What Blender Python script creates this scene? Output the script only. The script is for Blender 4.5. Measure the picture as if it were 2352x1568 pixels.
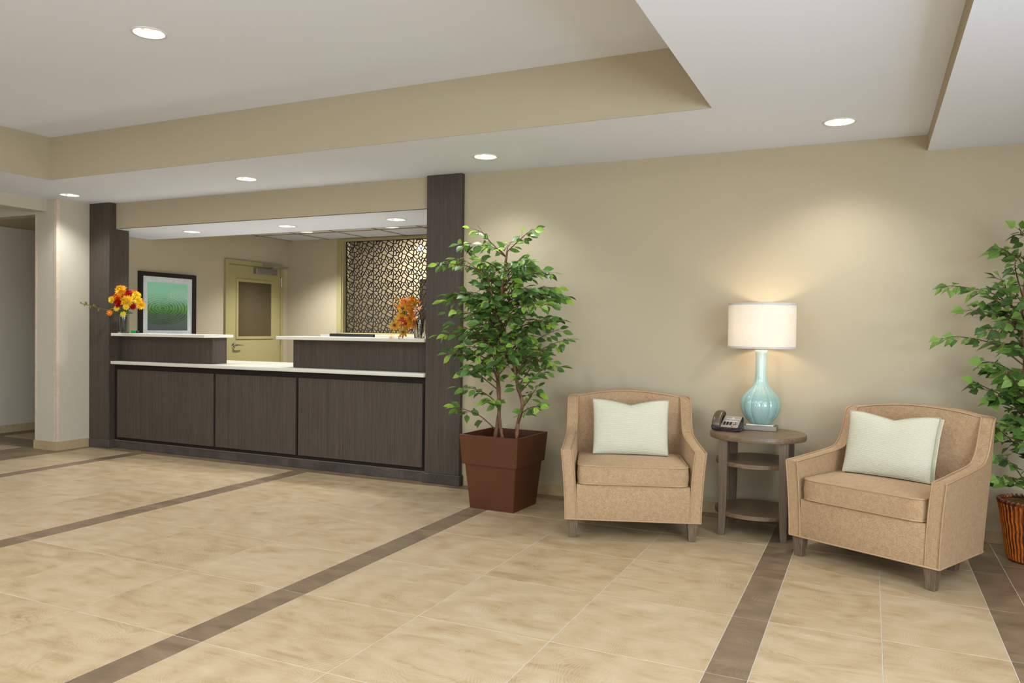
import bpy, bmesh, math, random
from mathutils import Vector, Matrix, Euler

# ------------------------------------------------------------------ camera, world, light, exposure
S = bpy.context.scene
for o in list(bpy.data.objects):
    bpy.data.objects.remove(o)
COL = S.collection
PI = math.pi

CAM_F = 1769.56          # focal length in pixels of the 2352 px wide frame
YAW, PITCH, ROLL, CAM_H = 0.435965, 0.0163076, 0.0113942, 1.22


def make_camera():
    f = Vector((-math.sin(YAW) * math.cos(PITCH), math.cos(YAW) * math.cos(PITCH), -math.sin(PITCH)))
    r = Vector((math.cos(YAW), math.sin(YAW), 0))
    u = r.cross(f)
    r2 = math.cos(ROLL) * r + math.sin(ROLL) * u
    u2 = -math.sin(ROLL) * r + math.cos(ROLL) * u
    m = Matrix((r2, u2, -f)).transposed().to_4x4()
    m.translation = (0, 0, CAM_H)
    c = bpy.data.cameras.new('camera')
    c.sensor_width = 36
    c.lens = CAM_F / 2352 * 36
    c.clip_start = 0.05
    o = bpy.data.objects.new('camera', c)
    COL.objects.link(o)
    o.matrix_world = m
    S.camera = o


make_camera()
W = bpy.data.worlds.new('world')
S.world = W
W.use_nodes = True
W.node_tree.nodes['Background'].inputs[0].default_value = (0.95, 0.97, 1.0, 1)
W.node_tree.nodes['Background'].inputs[1].default_value = 0.1
S.view_settings.view_transform = 'Standard'
S.view_settings.look = 'None'
S.view_settings.gamma = 1
S.view_settings.use_curve_mapping = False
S.view_settings.exposure = 0.50
try:
    S.cycles.use_denoising = True
    S.cycles.max_bounces = 6
    S.cycles.diffuse_bounces = 3
    S.cycles.glossy_bounces = 3
    S.cycles.transmission_bounces = 6
    S.cycles.transparent_max_bounces = 6
    S.cycles.caustics_reflective = False
    S.cycles.caustics_refractive = False
    S.cycles.use_adaptive_sampling = True
    S.cycles.adaptive_threshold = .1
    S.cycles.sample_clamp_indirect = 6
except Exception:
    pass

SPOT_W = 36.0            # each recessed downlight
LOBBY_W = 15.5           # each ceiling light behind the camera
WARM = (0.89, 0.96, 1.0)
DAY = (0.70, 0.86, 1.0)


def area(name, loc, rot, sx, sy, power, col):
    l = bpy.data.lights.new(name, 'AREA')
    l.shape = 'RECTANGLE'
    l.size, l.size_y = sx, sy
    l.energy = power
    l.color = col
    o = bpy.data.objects.new(name, l)
    o.location = loc
    o.rotation_euler = rot
    COL.objects.link(o)
    return o


# daylight of the entrance windows in the wall behind the camera (four panes each)
for wx in (-4.6, -0.6):
    for ix in (0, 1):
        for iz in (0, 1):
            area('window_daylight', (wx + (ix - .5) * .74, -3.93, .55 + iz * .84), (PI / 2, 0, 0), .68, .78, 9.0, DAY)
# and of the windows in the wall to the right of the camera
for wy in (-2.6, -.8, 1.0):
    for iy in (0, 1):
        for iz in (0, 1):
            area('window_daylight', (2.46, wy + (iy - .5) * .74, .75 + iz * .84), (0, PI / 2, 0), .78, .68, 19.0, DAY)


# ------------------------------------------------------------------ helpers
def srgb(r, g, b):
    def c(v):
        v /= 255.0
        return v / 12.92 if v <= .04045 else ((v + .055) / 1.055) ** 2.4
    return (c(r), c(g), c(b), 1)


MATS = {}


class NT:
    def __init__(s, name):
        s.m = bpy.data.materials.new(name)
        s.m.use_nodes = True
        s.t = s.m.node_tree
        s.b = s.t.nodes['Principled BSDF']
        s.out = s.t.nodes['Material Output']
        MATS[name] = s.m

    def n(s, typ, **kw):
        nd = s.t.nodes.new('ShaderNode' + typ)
        for k, v in kw.items():
            setattr(nd, k, v)
        return nd

    def l(s, a, b):
        s.t.links.new(a, b)

    def coords(s, kind='Object', scale=(1, 1, 1), rand=0.0):
        tc = s.n('TexCoord')
        mp = s.n('Mapping')
        s.l(tc.outputs[kind], mp.inputs['Vector'])
        mp.inputs['Scale'].default_value = scale
        if rand:
            oi = s.n('ObjectInfo')
            mu = s.n('VectorMath', operation='SCALE')
            mu.inputs[0].default_value = (rand, rand * 1.7, rand * .6)
            s.l(oi.outputs['Random'], mu.inputs['Scale'])
            s.l(mu.outputs[0], mp.inputs['Location'])
        return mp.outputs['Vector']

    def noise(s, vec, scale, detail=3, rough=.5, dist=0):
        nd = s.n('TexNoise')
        s.l(vec, nd.inputs['Vector'])
        nd.inputs['Scale'].default_value = scale
        nd.inputs['Detail'].default_value = detail
        nd.inputs['Roughness'].default_value = rough
        nd.inputs['Distortion'].default_value = dist
        return nd.outputs['Fac']

    def ramp(s, fac, stops):
        nd = s.n('ValToRGB')
        cr = nd.color_ramp
        while len(cr.elements) < len(stops):
            cr.elements.new(.5)
        for e, (p, c) in zip(cr.elements, stops):
            e.position = p
            e.color = c
        s.l(fac, nd.inputs['Fac'])
        return nd.outputs['Color']

    def mix(s, fac, a, b, mode='MIX'):
        nd = s.n('MixRGB', blend_type=mode)
        for sock, v in ((nd.inputs['Fac'], fac), (nd.inputs['Color1'], a), (nd.inputs['Color2'], b)):
            if isinstance(v, (int, float)):
                sock.default_value = v
            elif isinstance(v, tuple):
                sock.default_value = v
            else:
                s.l(v, sock)
        return nd.outputs['Color']

    def math(s, op, a, b=0.0):
        nd = s.n('Math', operation=op)
        for sock, v in ((nd.inputs[0], a), (nd.inputs[1], b)):
            if isinstance(v, (int, float)):
                sock.default_value = v
            else:
                s.l(v, sock)
        return nd.outputs[0]

    def base(s, c, rough=.5, metal=0, spec=.5):
        if isinstance(c, tuple):
            s.b.inputs['Base Color'].default_value = c
        else:
            s.l(c, s.b.inputs['Base Color'])
        if isinstance(rough, (int, float)):
            s.b.inputs['Roughness'].default_value = rough
        else:
            s.l(rough, s.b.inputs['Roughness'])
        s.b.inputs['Metallic'].default_value = metal
        s.b.inputs['Specular IOR Level'].default_value = spec
        return s

    def bump(s, h, strength=.3, dist=.002):
        nd = s.n('Bump')
        nd.inputs['Strength'].default_value = strength
        nd.inputs['Distance'].default_value = dist
        s.l(h, nd.inputs['Height'])
        s.l(nd.outputs['Normal'], s.b.inputs['Normal'])
        return s


def plain(name, c, rough=.5, metal=0, spec=.5, var=.06, vs=30):
    m = NT(name)
    v = m.coords('Object')
    f = m.noise(v, vs, 2)
    lo = tuple(x * (1 - var) for x in c[:3]) + (1,)
    hi = tuple(min(1, x * (1 + var)) for x in c[:3]) + (1,)
    m.base(m.ramp(f, [(.3, lo), (.7, hi)]), rough, metal, spec)
    return m


# painted plaster
def paint(name, c, rough=.7):
    m = NT(name)
    v = m.coords('Object')
    f = m.noise(v, 1.2, 2)
    m.base(m.ramp(f, [(.25, tuple(x * .975 for x in c[:3]) + (1,)), (.75, c)]), rough, 0, .25)
    m.bump(m.noise(v, 260, 2), .12, .0006)


paint('wall_paint', srgb(184, 168, 140))
paint('wall_light', srgb(202, 190, 169))
paint('ceiling_paint', srgb(230, 234, 246), .85)
plain('corner_plastic', srgb(214, 194, 172), .5)


def floor_tile(name, c_lo, c_mid, c_hi, ring=.35, rough=.36):
    m = NT(name)
    v = m.coords('Object', (1, 1, 1), 37.0)
    vs = m.coords('Object', (.55, 1.5, 1), 37.0)
    blot = m.noise(vs, 5.0, 7, .66, 1.4)
    fine = m.noise(vs, 22, 4, .6, .5)
    # end-grain growth rings around a wandering centre
    warp = m.noise(v, 2.6, 3, .5, .3)
    tc = m.n('TexCoord')
    oi = m.n('ObjectInfo')
    sub = m.n('VectorMath', operation='SUBTRACT')
    cmb = m.n('CombineXYZ')
    m.l(m.math('MULTIPLY', m.math('SUBTRACT', m.math('FRACT', m.math('MULTIPLY', oi.outputs['Random'], 13.7)), .5), .5), cmb.inputs[0])
    m.l(m.math('MULTIPLY', m.math('SUBTRACT', m.math('FRACT', m.math('MULTIPLY', oi.outputs['Random'], 71.3)), .5), .5), cmb.inputs[1])
    m.l(tc.outputs['Object'], sub.inputs[0])
    m.l(cmb.outputs[0], sub.inputs[1])
    ln = m.n('VectorMath', operation='LENGTH')
    m.l(sub.outputs[0], ln.inputs[0])
    d = m.math('ADD', ln.outputs['Value'], m.math('MULTIPLY', warp, .42))
    rings = m.math('SINE', m.math('MULTIPLY', d, 520.0))
    amp = m.math('MULTIPLY', rings, m.math('MULTIPLY', m.math('SUBTRACT', m.noise(v, 3.5, 2), .34), ring))
    broad = m.math('MULTIPLY', m.math('SINE', m.math('MULTIPLY', d, 31.0)), .045)
    f = m.math('ADD', m.math('ADD', m.math('MULTIPLY', blot, .75), m.math('MULTIPLY', fine, .25)), m.math('ADD', amp, broad))
    tint = m.math('MULTIPLY', m.math('SUBTRACT', oi.outputs['Random'], .5), .10)
    f = m.math('ADD', f, tint)
    col = m.ramp(f, [(.22, c_lo), (.46, c_mid), (.74, c_hi)])
    m.base(col, m.math('ADD', m.math('MULTIPLY', fine, .12), rough - .06), 0, .32)
    m.bump(amp, .10, .0008)


floor_tile('tile_cream', srgb(146, 119, 84), srgb(176, 151, 116), srgb(192, 171, 140), .22)
floor_tile('tile_brown', srgb(92, 74, 55), srgb(119, 98, 75), srgb(141, 118, 92), .28, .4)
floor_tile('tile_skirting', srgb(156, 131, 95), srgb(180, 154, 115), srgb(194, 170, 132), .2, .45)
floor_tile('tile_slate', srgb(52, 45, 40), srgb(72, 64, 58), srgb(92, 82, 74), .25, .45)
plain('grout', srgb(192, 182, 167), .85, 0, .2)
plain('grout_dark', srgb(120, 108, 96), .85, 0, .2)


def wood(name, lo, mid, hi, axis='Z', fine=230.0, rough=.45, spec=.35):
    m = NT(name)
    sc = {'Z': (1, 1, .012), 'X': (.02, 1, 1)}[axis]
    v = m.coords('Object', sc)
    a = m.noise(v, fine, 3, .6)
    b = m.noise(v, fine * .16, 2, .5)
    f = m.math('ADD', m.math('MULTIPLY', a, .72), m.math('MULTIPLY', b, .28))
    m.base(m.ramp(f, [(.36, lo), (.5, mid), (.66, hi)]), rough, 0, spec)
    m.bump(a, .08, .0006)


wood('laminate', srgb(60, 51, 44), srgb(74, 64, 55), srgb(88, 77, 67), 'Z', 330)
plain('reveal_dark', srgb(40, 31, 26), .6, 0, .2)
wood('table_wood', srgb(94, 74, 55), srgb(112, 90, 68), srgb(128, 104, 80), 'X', 120, .36, .4)
wood('leg_wood', srgb(84, 68, 53), srgb(101, 83, 65), srgb(117, 97, 77), 'Z', 160, .42, .4)


def quartz(name):
    m = NT(name)
    v = m.coords('Object')
    f = m.noise(v, 140, 3, .7)
    m.base(m.ramp(f, [(.25, srgb(196, 188, 170)), (.6, srgb(222, 215, 199))]), .25, 0, .5)


quartz('quartz')


def fabric(name):
    m = NT(name)
    v = m.coords('Object')
    vx = m.coords('Object', (.35, 1, 1))
    f = m.math('ADD', m.math('MULTIPLY', m.noise(vx, 380, 3, .7), .72), m.math('MULTIPLY', m.noise(v, 45, 4, .6), .28))
    m.base(m.ramp(f, [(.3, srgb(137, 105, 73)), (.5, srgb(169, 137, 104)), (.72, srgb(195, 164, 130))]), .92, 0, .15)
    m.b.inputs['Sheen Weight'].default_value = .35
    m.b.inputs['Sheen Roughness'].default_value = .4
    m.b.inputs['Sheen Tint'].default_value = srgb(235, 205, 170)
    m.bump(m.noise(vx, 700, 2), .25, .001)


fabric('chenille')
plain('piping_tan', srgb(174, 142, 108), .85, 0, .15, .12, 300)


def ribbed(name):
    m = NT(name)
    v = m.coords('Object')
    wv = m.n('TexWave', wave_type='BANDS', bands_direction='Z')
    m.l(v, wv.inputs['Vector'])
    wv.inputs['Scale'].default_value = 62
    wv.inputs['Distortion'].default_value = .6
    wv.inputs['Detail'].default_value = 1
    wv.inputs['Detail Scale'].default_value = 3
    f = m.math('ADD', m.math('MULTIPLY', wv.outputs['Fac'], .6), m.math('MULTIPLY', m.noise(v, 160, 2), .4))
    m.base(m.ramp(f, [(.15, srgb(176, 170, 146)), (.7, srgb(216, 210, 188))]), .8, 0, .2)
    m.bump(wv.outputs['Fac'], .45, .002)


ribbed('pillow_rib')
plain('pillow_band', srgb(218, 212, 184), .85, 0, .15)
plain('pillow_cord', srgb(168, 164, 140), .85, 0, .15, .1, 200)
plain('planter_brown', srgb(82, 43, 20), .45, 0, .4, .05, 8)
plain('soil', srgb(58, 40, 28), .95, 0, .1, .35, 60)


def bark(name, a, b):
    m = NT(name)
    v = m.coords('Object', (1, 1, .18))
    m.base(m.ramp(m.noise(v, 90, 4, .7), [(.3, a), (.7, b)]), .8, 0, .2)
    m.bump(m.noise(v, 110, 3), .5, .003)


bark('bark', srgb(84, 56, 40), srgb(148, 108, 80))
bark('twig', srgb(78, 56, 42), srgb(112, 84, 62))


def leafmat(name, lo, hi, rough=.42):
    m = NT(name)
    v = m.coords('Object', (1, 1, 1), 9.0)
    f = m.noise(v, 26, 3, .6)
    oi = m.n('ObjectInfo')
    f2 = m.math('ADD', m.math('MULTIPLY', f, .5), m.math('MULTIPLY', oi.outputs['Random'], .5))
    # darker midrib along local x = 0
    tc = m.n('TexCoord')
    sx = m.n('SeparateXYZ')
    m.l(tc.outputs['Object'], sx.inputs[0])
    rib = m.math('LESS_THAN', m.math('ABSOLUTE', sx.outputs[0]), .0012)
    c = m.ramp(f2, [(.2, lo), (.8, hi)])
    c = m.mix(m.math('MULTIPLY', rib, .55), c, tuple(x * .35 for x in lo[:3]) + (1,))
    m.base(c, rough, 0, .4)
    tr = m.n('BsdfTranslucent')
    m.l(c, tr.inputs['Color'])
    ms = m.n('MixShader')
    ms.inputs[0].default_value = .30
    m.l(m.b.outputs[0], ms.inputs[1])
    m.l(tr.outputs[0], ms.inputs[2])
    m.l(ms.outputs[0], m.out.inputs['Surface'])


leafmat('leaf_dark', srgb(66, 94, 46), srgb(98, 130, 62))
leafmat('leaf_mid', srgb(92, 130, 56), srgb(124, 162, 72))
leafmat('leaf_light', srgb(136, 176, 56), srgb(176, 206, 86))
leafmat('birch_dark', srgb(66, 94, 46), srgb(94, 124, 60))
leafmat('birch_mid', srgb(98, 136, 54), srgb(130, 164, 74))
leafmat('birch_light', srgb(124, 158, 66), srgb(150, 178, 98))
leafmat('fall_orange', srgb(200, 84, 16), srgb(238, 140, 30))
leafmat('fall_gold', srgb(178, 120, 14), srgb(228, 172, 42))
leafmat('fall_olive', srgb(110, 92, 14), srgb(160, 132, 28))
leafmat('fall_red', srgb(140, 28, 18), srgb(196, 50, 22))
leafmat('fall_brown', srgb(96, 66, 34), srgb(134, 98, 54))
leafmat('fall_pale', srgb(212, 140, 90), srgb(236, 190, 120))
leafmat('petal_yellow', srgb(236, 192, 18), srgb(255, 224, 60), .6)
leafmat('petal_gold', srgb(244, 178, 20), srgb(255, 208, 56), .6)
leafmat('petal_orange', srgb(220, 92, 10), srgb(244, 132, 26), .6)
leafmat('petal_red', srgb(150, 10, 10), srgb(206, 24, 16), .6)
plain('stem_green', srgb(72, 84, 40), .7)


def celadon(name):
    m = NT(name)
    v = m.coords('Object')
    f = m.noise(v, 190, 3, .7)
    tc = m.n('TexCoord')
    sx = m.n('SeparateXYZ')
    m.l(tc.outputs['Object'], sx.inputs[0])
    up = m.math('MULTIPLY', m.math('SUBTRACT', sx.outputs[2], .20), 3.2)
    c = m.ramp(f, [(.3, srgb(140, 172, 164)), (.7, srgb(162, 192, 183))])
    c = m.mix(up, c, srgb(216, 230, 216))  # lamplight on the neck painted into the glaze: paler towards the top
    nd = c.node
    nd.use_clamp = True
    m.base(c, .13, 0, .6)
    m.b.inputs['Coat Weight'].default_value = .5
    m.b.inputs['Coat Roughness'].default_value = .05


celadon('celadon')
plain('glaze_white', srgb(238, 238, 228), .2)


def shade_mat(name):
    m = NT(name)
    v = m.coords('Object')
    vz = m.coords('Object', (1, 1, 12))
    f = m.math('ADD', m.math('MULTIPLY', m.noise(vz, 60, 2), .5), m.math('MULTIPLY', m.noise(v, 300, 2), .5))
    c = m.ramp(f, [(.3, srgb(232, 224, 212)), (.7, srgb(250, 246, 238))])
    df = m.n('BsdfDiffuse')
    tr = m.n('BsdfTranslucent')
    m.l(c, df.inputs['Color'])
    m.l(c, tr.inputs['Color'])
    ms = m.n('MixShader')
    ms.inputs[0].default_value = .42
    m.l(df.outputs[0], ms.inputs[1])
    m.l(tr.outputs[0], ms.inputs[2])
    m.l(ms.outputs[0], m.out.inputs['Surface'])


shade_mat('lamp_linen')
plain('shade_trim', srgb(206, 200, 196), .8, 0, .2)
plain('brushed_metal', srgb(150, 138, 124), .38, .75, .5, .08, 200)
plain('chrome', srgb(210, 206, 200), .15, 1, .5, .02)
plain('closer_metal', srgb(140, 132, 124), .45, .6, .5)
plain('cream_stone', srgb(226, 214, 192), .3)
plain('phone_dark', srgb(38, 32, 29), .42, 0, .5)
plain('phone_bronze', srgb(104, 90, 72), .34, .55, .5)
plain('phone_silver', srgb(168, 156, 144), .4, .3, .5)
plain('phone_key', srgb(34, 30, 30), .5)
plain('phone_red', srgb(190, 28, 20), .4)
plain('print_white', srgb(236, 232, 226), .6)
plain('door_olive', srgb(162, 148, 100), .45, 0, .4, .02)
plain('vision_dark', srgb(78, 64, 42), .12, 0, .5, .03)
plain('frame_black', srgb(30, 22, 20), .35)
plain('mat_board', srgb(222, 220, 220), .8)
plain('screen_black', srgb(24, 22, 18), .5)
plain('monitor_black', srgb(34, 31, 30), .45)
plain('green_plastic', srgb(28, 150, 72), .45)
plain('dark_plastic', srgb(44, 42, 40), .45)
plain('ring_white', srgb(222, 218, 214), .5)
plain('acoustic', srgb(186, 182, 180), .95, 0, .1, .12, 160)
plain('moss', srgb(108, 84, 34), .95, 0, .1, .5, 40)


def emit(name, c, s):
    m = NT(name)
    m.base(c, .5)
    m.b.inputs['Emission Color'].default_value = c
    m.b.inputs['Emission Strength'].default_value = s


emit('bulb_glow', (1, .93, .82, 1), 14)
emit('pendant_glow', (1, .95, .86, 1), 3.5)
emit('lamp_bulb', (1, .88, .70, 1), 12)
m = NT('reflector')
m.base(srgb(240, 238, 234), .30, 1)
m = NT('glass')
m.base((.96, .98, .97, 1), .02)
m.b.inputs['Transmission Weight'].default_value = 1
m.b.inputs['IOR'].default_value = 1.45
m = NT('pane_glass')
m.base((.9, .93, .95, 1), .03)
m.b.inputs['Transmission Weight'].default_value = 1
m.b.inputs['IOR'].default_value = 1.05


def basketmat(name):
    m = NT(name)
    v = m.coords('Object', (1, 1, .3))
    m.base(m.ramp(m.noise(v, 30, 3, .6, .6), [(.35, srgb(62, 44, 48)), (.5, srgb(112, 54, 24)), (.68, srgb(160, 88, 28))]), .4, 0, .45)


basketmat('basket_glaze')
plain('basket_ridge', srgb(176, 92, 30), .4, 0, .45, .3, 40)


def printmat(name):
    m = NT(name)
    tc = m.n('TexCoord')
    sx = m.n('SeparateXYZ')
    m.l(tc.outputs['Object'], sx.inputs[0])
    y, z = sx.outputs[1], sx.outputs[2]       # y: 0..0.545 across, z: 0..0.535 up
    v = m.coords('Object')

    def rip(cy, cz, sq, freq):
        a = m.math('POWER', m.math('SUBTRACT', y, cy), 2.0)
        b = m.math('POWER', m.math('MULTIPLY', m.math('SUBTRACT', z, cz), sq), 2.0)
        r = m.math('SQRT', m.math('ADD', a, b))
        w = m.math('ADD', r, m.math('MULTIPLY', m.noise(v, 11, 5, .7), .07))
        return r, m.math('SINE', m.math('MULTIPLY', w, freq))
    r1, s1 = rip(.19, .25, 2.1, 150.0)
    r2, s2 = rip(.43, .405, 2.6, 170.0)
    grad = m.ramp(m.math('ADD', m.math('MULTIPLY', z, 1.8), m.math('MULTIPLY', m.math('SUBTRACT', m.noise(v, 12, 4), .5), .12)),
                  [(.02, srgb(92, 102, 98)), (.30, srgb(104, 122, 100)), (.42, srgb(112, 168, 76)), (.60, srgb(164, 220, 184)), (.95, srgb(156, 224, 188))])
    k1 = m.math('MULTIPLY', m.math('LESS_THAN', r1, .40), m.math('MULTIPLY', m.math('ADD', s1, 1.0), m.math('MULTIPLY', m.noise(v, 16, 4), .55)))
    lowz = m.math('MINIMUM', m.math('MAXIMUM', m.math('MULTIPLY', m.math('SUBTRACT', .42, z), 7.0), 0.0), 1.0)
    c = m.mix(m.math('MULTIPLY', k1, lowz), grad, srgb(36, 46, 38))
    k2 = m.math('MULTIPLY', m.math('LESS_THAN', r2, .16), m.math('MULTIPLY', m.math('ADD', s2, 1.0), .42))
    c = m.mix(k2, c, srgb(196, 224, 206))
    dots = m.math('GREATER_THAN', m.noise(v, 70, 2), .62)
    c = m.mix(m.math('MULTIPLY', dots, m.math('MULTIPLY', z, .4)), c, srgb(196, 230, 208))
    m.base(c, .3, 0, .4)


printmat('ripple_print')


def link(name, me, parent=None):
    o = bpy.data.objects.new(name, me)
    COL.objects.link(o)
    if parent:
        o.parent = parent
    return o


def tag(o, label=None, cat=None, group=None, kind=None):
    if label:
        o['label'] = label
    if cat:
        o['category'] = cat
    if group:
        o['group'] = group
    if kind:
        o['kind'] = kind
    return o


def empty(name, loc, rz=0, label=None, cat=None, group=None):
    o = bpy.data.objects.new(name, None)
    o.empty_display_size = .05
    o.location = loc
    o.rotation_euler = (0, 0, rz)
    COL.objects.link(o)
    return tag(o, label, cat, group)


def finish(bm, name, mats, parent=None, smooth=None, loc=None):
    me = bpy.data.meshes.new(name)
    bmesh.ops.recalc_face_normals(bm, faces=bm.faces)
    bm.to_mesh(me)
    bm.free()
    for m_ in ([mats] if isinstance(mats, str) else mats):
        me.materials.append(MATS[m_])
    if smooth is not None:
        me.polygons.foreach_set('use_smooth', [True] * len(me.polygons))
        if smooth < 180:
            me.set_sharp_from_angle(angle=math.radians(smooth))
    o = link(name, me, parent)
    if loc:
        o.location = loc
    return o


def add_box(bm, x0, x1, y0, y1, z0, z1, mi=0, bev=0, seg=2):
    vs = [bm.verts.new(p) for p in ((x0, y0, z0), (x1, y0, z0), (x1, y1, z0), (x0, y1, z0),
                                    (x0, y0, z1), (x1, y0, z1), (x1, y1, z1), (x0, y1, z1))]
    fs = []
    for q in ((0, 3, 2, 1), (4, 5, 6, 7), (0, 1, 5, 4), (1, 2, 6, 5), (2, 3, 7, 6), (3, 0, 4, 7)):
        f = bm.faces.new([vs[i] for i in q])
        f.material_index = mi
        fs.append(f)
    if bev:
        es = list({e for f in fs for e in f.edges})
        bmesh.ops.bevel(bm, geom=es, offset=bev, segments=seg, profile=.5, affect='EDGES')
    return fs


def box(name, x0, x1, y0, y1, z0, z1, mat, parent=None, bev=0, seg=2):
    """a box whose object origin is its own base centre"""
    bm = bmesh.new()
    cx, cy = (x0 + x1) / 2, (y0 + y1) / 2
    add_box(bm, x0 - cx, x1 - cx, y0 - cy, y1 - cy, 0, z1 - z0, 0, bev, seg)
    return finish(bm, name, mat, parent, 35 if bev else None, (cx, cy, z0))


def add_lathe(bm, prof, seg=32, mod=None, cap0=True, cap1=True, c=(0, 0), mi=0):
    rings = []
    for (r, z) in prof:
        ring = []
        for i in range(seg):
            a = 2 * PI * i / seg
            rr = r * (mod(a, z) if mod else 1)
            ring.append(bm.verts.new((c[0] + rr * math.cos(a), c[1] + rr * math.sin(a), z)))
        rings.append(ring)
    for a, b in zip(rings, rings[1:]):
        for i in range(seg):
            f = bm.faces.new((a[i], a[(i + 1) % seg], b[(i + 1) % seg], b[i]))
            f.material_index = mi
    if cap0:
        bm.faces.new(rings[0][::-1]).material_index = mi
    if cap1:
        bm.faces.new(rings[-1]).material_index = mi
    return rings


def lathe(name, prof, mat, parent=None, seg=32, mod=None, cap0=True, cap1=True, smooth=40):
    bm = bmesh.new()
    add_lathe(bm, prof, seg, mod, cap0, cap1)
    return finish(bm, name, mat, parent, smooth)


def add_tube(bm, pts, rad, seg=8, closed=False, mi=0):
    pts = [Vector(p) for p in pts]
    n = len(pts)
    rads = rad if isinstance(rad, (list, tuple)) else [rad] * n
    rings = []
    prev = None
    for i, p in enumerate(pts):
        if closed:
            t = (pts[(i + 1) % n] - pts[i - 1])
        else:
            t = pts[min(i + 1, n - 1)] - pts[max(i - 1, 0)]
        if t.length < 1e-9:
            t = Vector((0, 0, 1))
        t.normalize()
        if prev is None:
            u = t.orthogonal().normalized()
        else:
            u = prev - t * prev.dot(t)
            u = u.normalized() if u.length > 1e-6 else t.orthogonal().normalized()
        prev = u
        w = t.cross(u)
        rings.append([bm.verts.new(p + (u * math.cos(2 * PI * k / seg) + w * math.sin(2 * PI * k / seg)) * rads[i]) for k in range(seg)])
    pairs = list(zip(rings, rings[1:])) + ([(rings[-1], rings[0])] if closed else [])
    for a, b in pairs:
        for k in range(seg):
            bm.faces.new((a[k], a[(k + 1) % seg], b[(k + 1) % seg], b[k])).material_index = mi
    if not closed:
        bm.faces.new(rings[0][::-1]).material_index = mi
        bm.faces.new(rings[-1]).material_index = mi


def tube(name, pts, rad, mat, parent=None, seg=8, closed=False):
    bm = bmesh.new()
    add_tube(bm, pts, rad, seg, closed)
    return finish(bm, name, mat, parent, 60)


def bez(pts, n=24):
    """Catmull-Rom through the points"""
    P = [Vector(p) for p in pts]
    P = [P[0] * 2 - P[1]] + P + [P[-1] * 2 - P[-2]]
    out = []
    segs = len(P) - 3
    for s in range(segs):
        p0, p1, p2, p3 = P[s:s + 4]
        k = max(2, n // segs)
        for i in range(k):
            t = i / k
            out.append(.5 * ((2 * p1) + (p2 - p0) * t + (2 * p0 - 5 * p1 + 4 * p2 - p3) * t * t + (3 * p1 - p0 - 3 * p2 + p3) * t ** 3))
    out.append(P[-2].copy())
    return out


def lerp(a, b, t):
    return a + (b - a) * t


def interp(x, tab):
    if x <= tab[0][0]:
        return tab[0][1]
    for (a, b), (c, d) in zip(tab, tab[1:]):
        if x <= c:
            return b + (d - b) * (x - a) / (c - a)
    return tab[-1][1]


# ------------------------------------------------------------------ the setting
WY = 5.265               # lobby face of the long back wall
ZC = 2.415               # lobby ceiling
ZT = 2.768               # ceiling of the raised tray
ZS = 2.16                # soffit over the reception desk
ZO = 2.38                # office ceiling
TX0, TX1, TY0, TY1 = -6.22, -0.795, -2.4, 4.205

fl = box('floor', -10.5, 3.2, -4.2, 10.2, -.20, -.0012, 'grout')
tag(fl, kind='structure')
tile_cache = {}


def tile(x0, x1, y0, y1, mat, parent=fl, name='tile', gap=.0017):
    w, d = round(x1 - x0, 3), round(y1 - y0, 3)
    key = (w, d, mat)
    if key not in tile_cache:
        bm = bmesh.new()
        hx, hy = w / 2 - gap, d / 2 - gap
        b = .0008
        lo = [bm.verts.new((sx * hx, sy * hy, -.006)) for sx, sy in ((-1, -1), (1, -1), (1, 1), (-1, 1))]
        mi = [bm.verts.new((sx * hx, sy * hy, -b)) for sx, sy in ((-1, -1), (1, -1), (1, 1), (-1, 1))]
        hi = [bm.verts.new((sx * (hx - b), sy * (hy - b), 0)) for sx, sy in ((-1, -1), (1, -1), (1, 1), (-1, 1))]
        for a_, b_ in ((lo, mi), (mi, hi)):
            for i in range(4):
                bm.faces.new((a_[i], a_[(i + 1) % 4], b_[(i + 1) % 4], b_[i]))
        bm.faces.new(hi)
        me = bpy.data.meshes.new('tile')
        bm.to_mesh(me)
        bm.free()
        me.materials.append(MATS[mat])
        tile_cache[key] = me
    o = link(name, tile_cache[key], parent)
    o.location = ((x0 + x1) / 2 - parent.location.x, (y0 + y1) / 2 - parent.location.y, -parent.location.z)
    return o


ROWS = [5.125, 4.595, 3.985, 3.385, 2.78, 2.175, 1.57]      # joints of the tile rows, from the wall forward
for r1, r0 in zip(ROWS, ROWS[1:]):
    for b in range(3):                                       # three cream bays between brown bands
        bx = -2.32 - 1.95 * b
        for k in range(3):
            tile(bx + .6 * k, bx + .6 * k + .6, r0, r1, 'tile_cream')
        tile(bx - .15, bx, r0, r1, 'tile_brown')
    tile(-.52, -.37, r0, r1, 'tile_brown')
    tile(-.37, .06, r0, r1, 'tile_cream')
    tile(.06, .495, r0, r1, 'tile_cream')
    tile(.495, .647, r0, r1, 'tile_brown')
    tile(-6.98, -6.375, r0, r1, 'tile_cream')
# brown course along the wall and beside the planter on the right
x = -6.98
while x < .49:
    tile(x, min(x + .6, .495), 5.125, 5.25, 'tile_brown')
    x += .6
tile(.495, .647, 5.125, 5.25, 'tile_brown')
for r1, r0 in ((5.25, 4.77), (4.77, 4.235), (4.235, 3.63), (3.63, 3.03), (3.03, 2.42)):
    tile(.647, 1.25, r0, r1, 'tile_brown')
    tile(1.25, 1.85, r0, r1, 'tile_brown')
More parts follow.
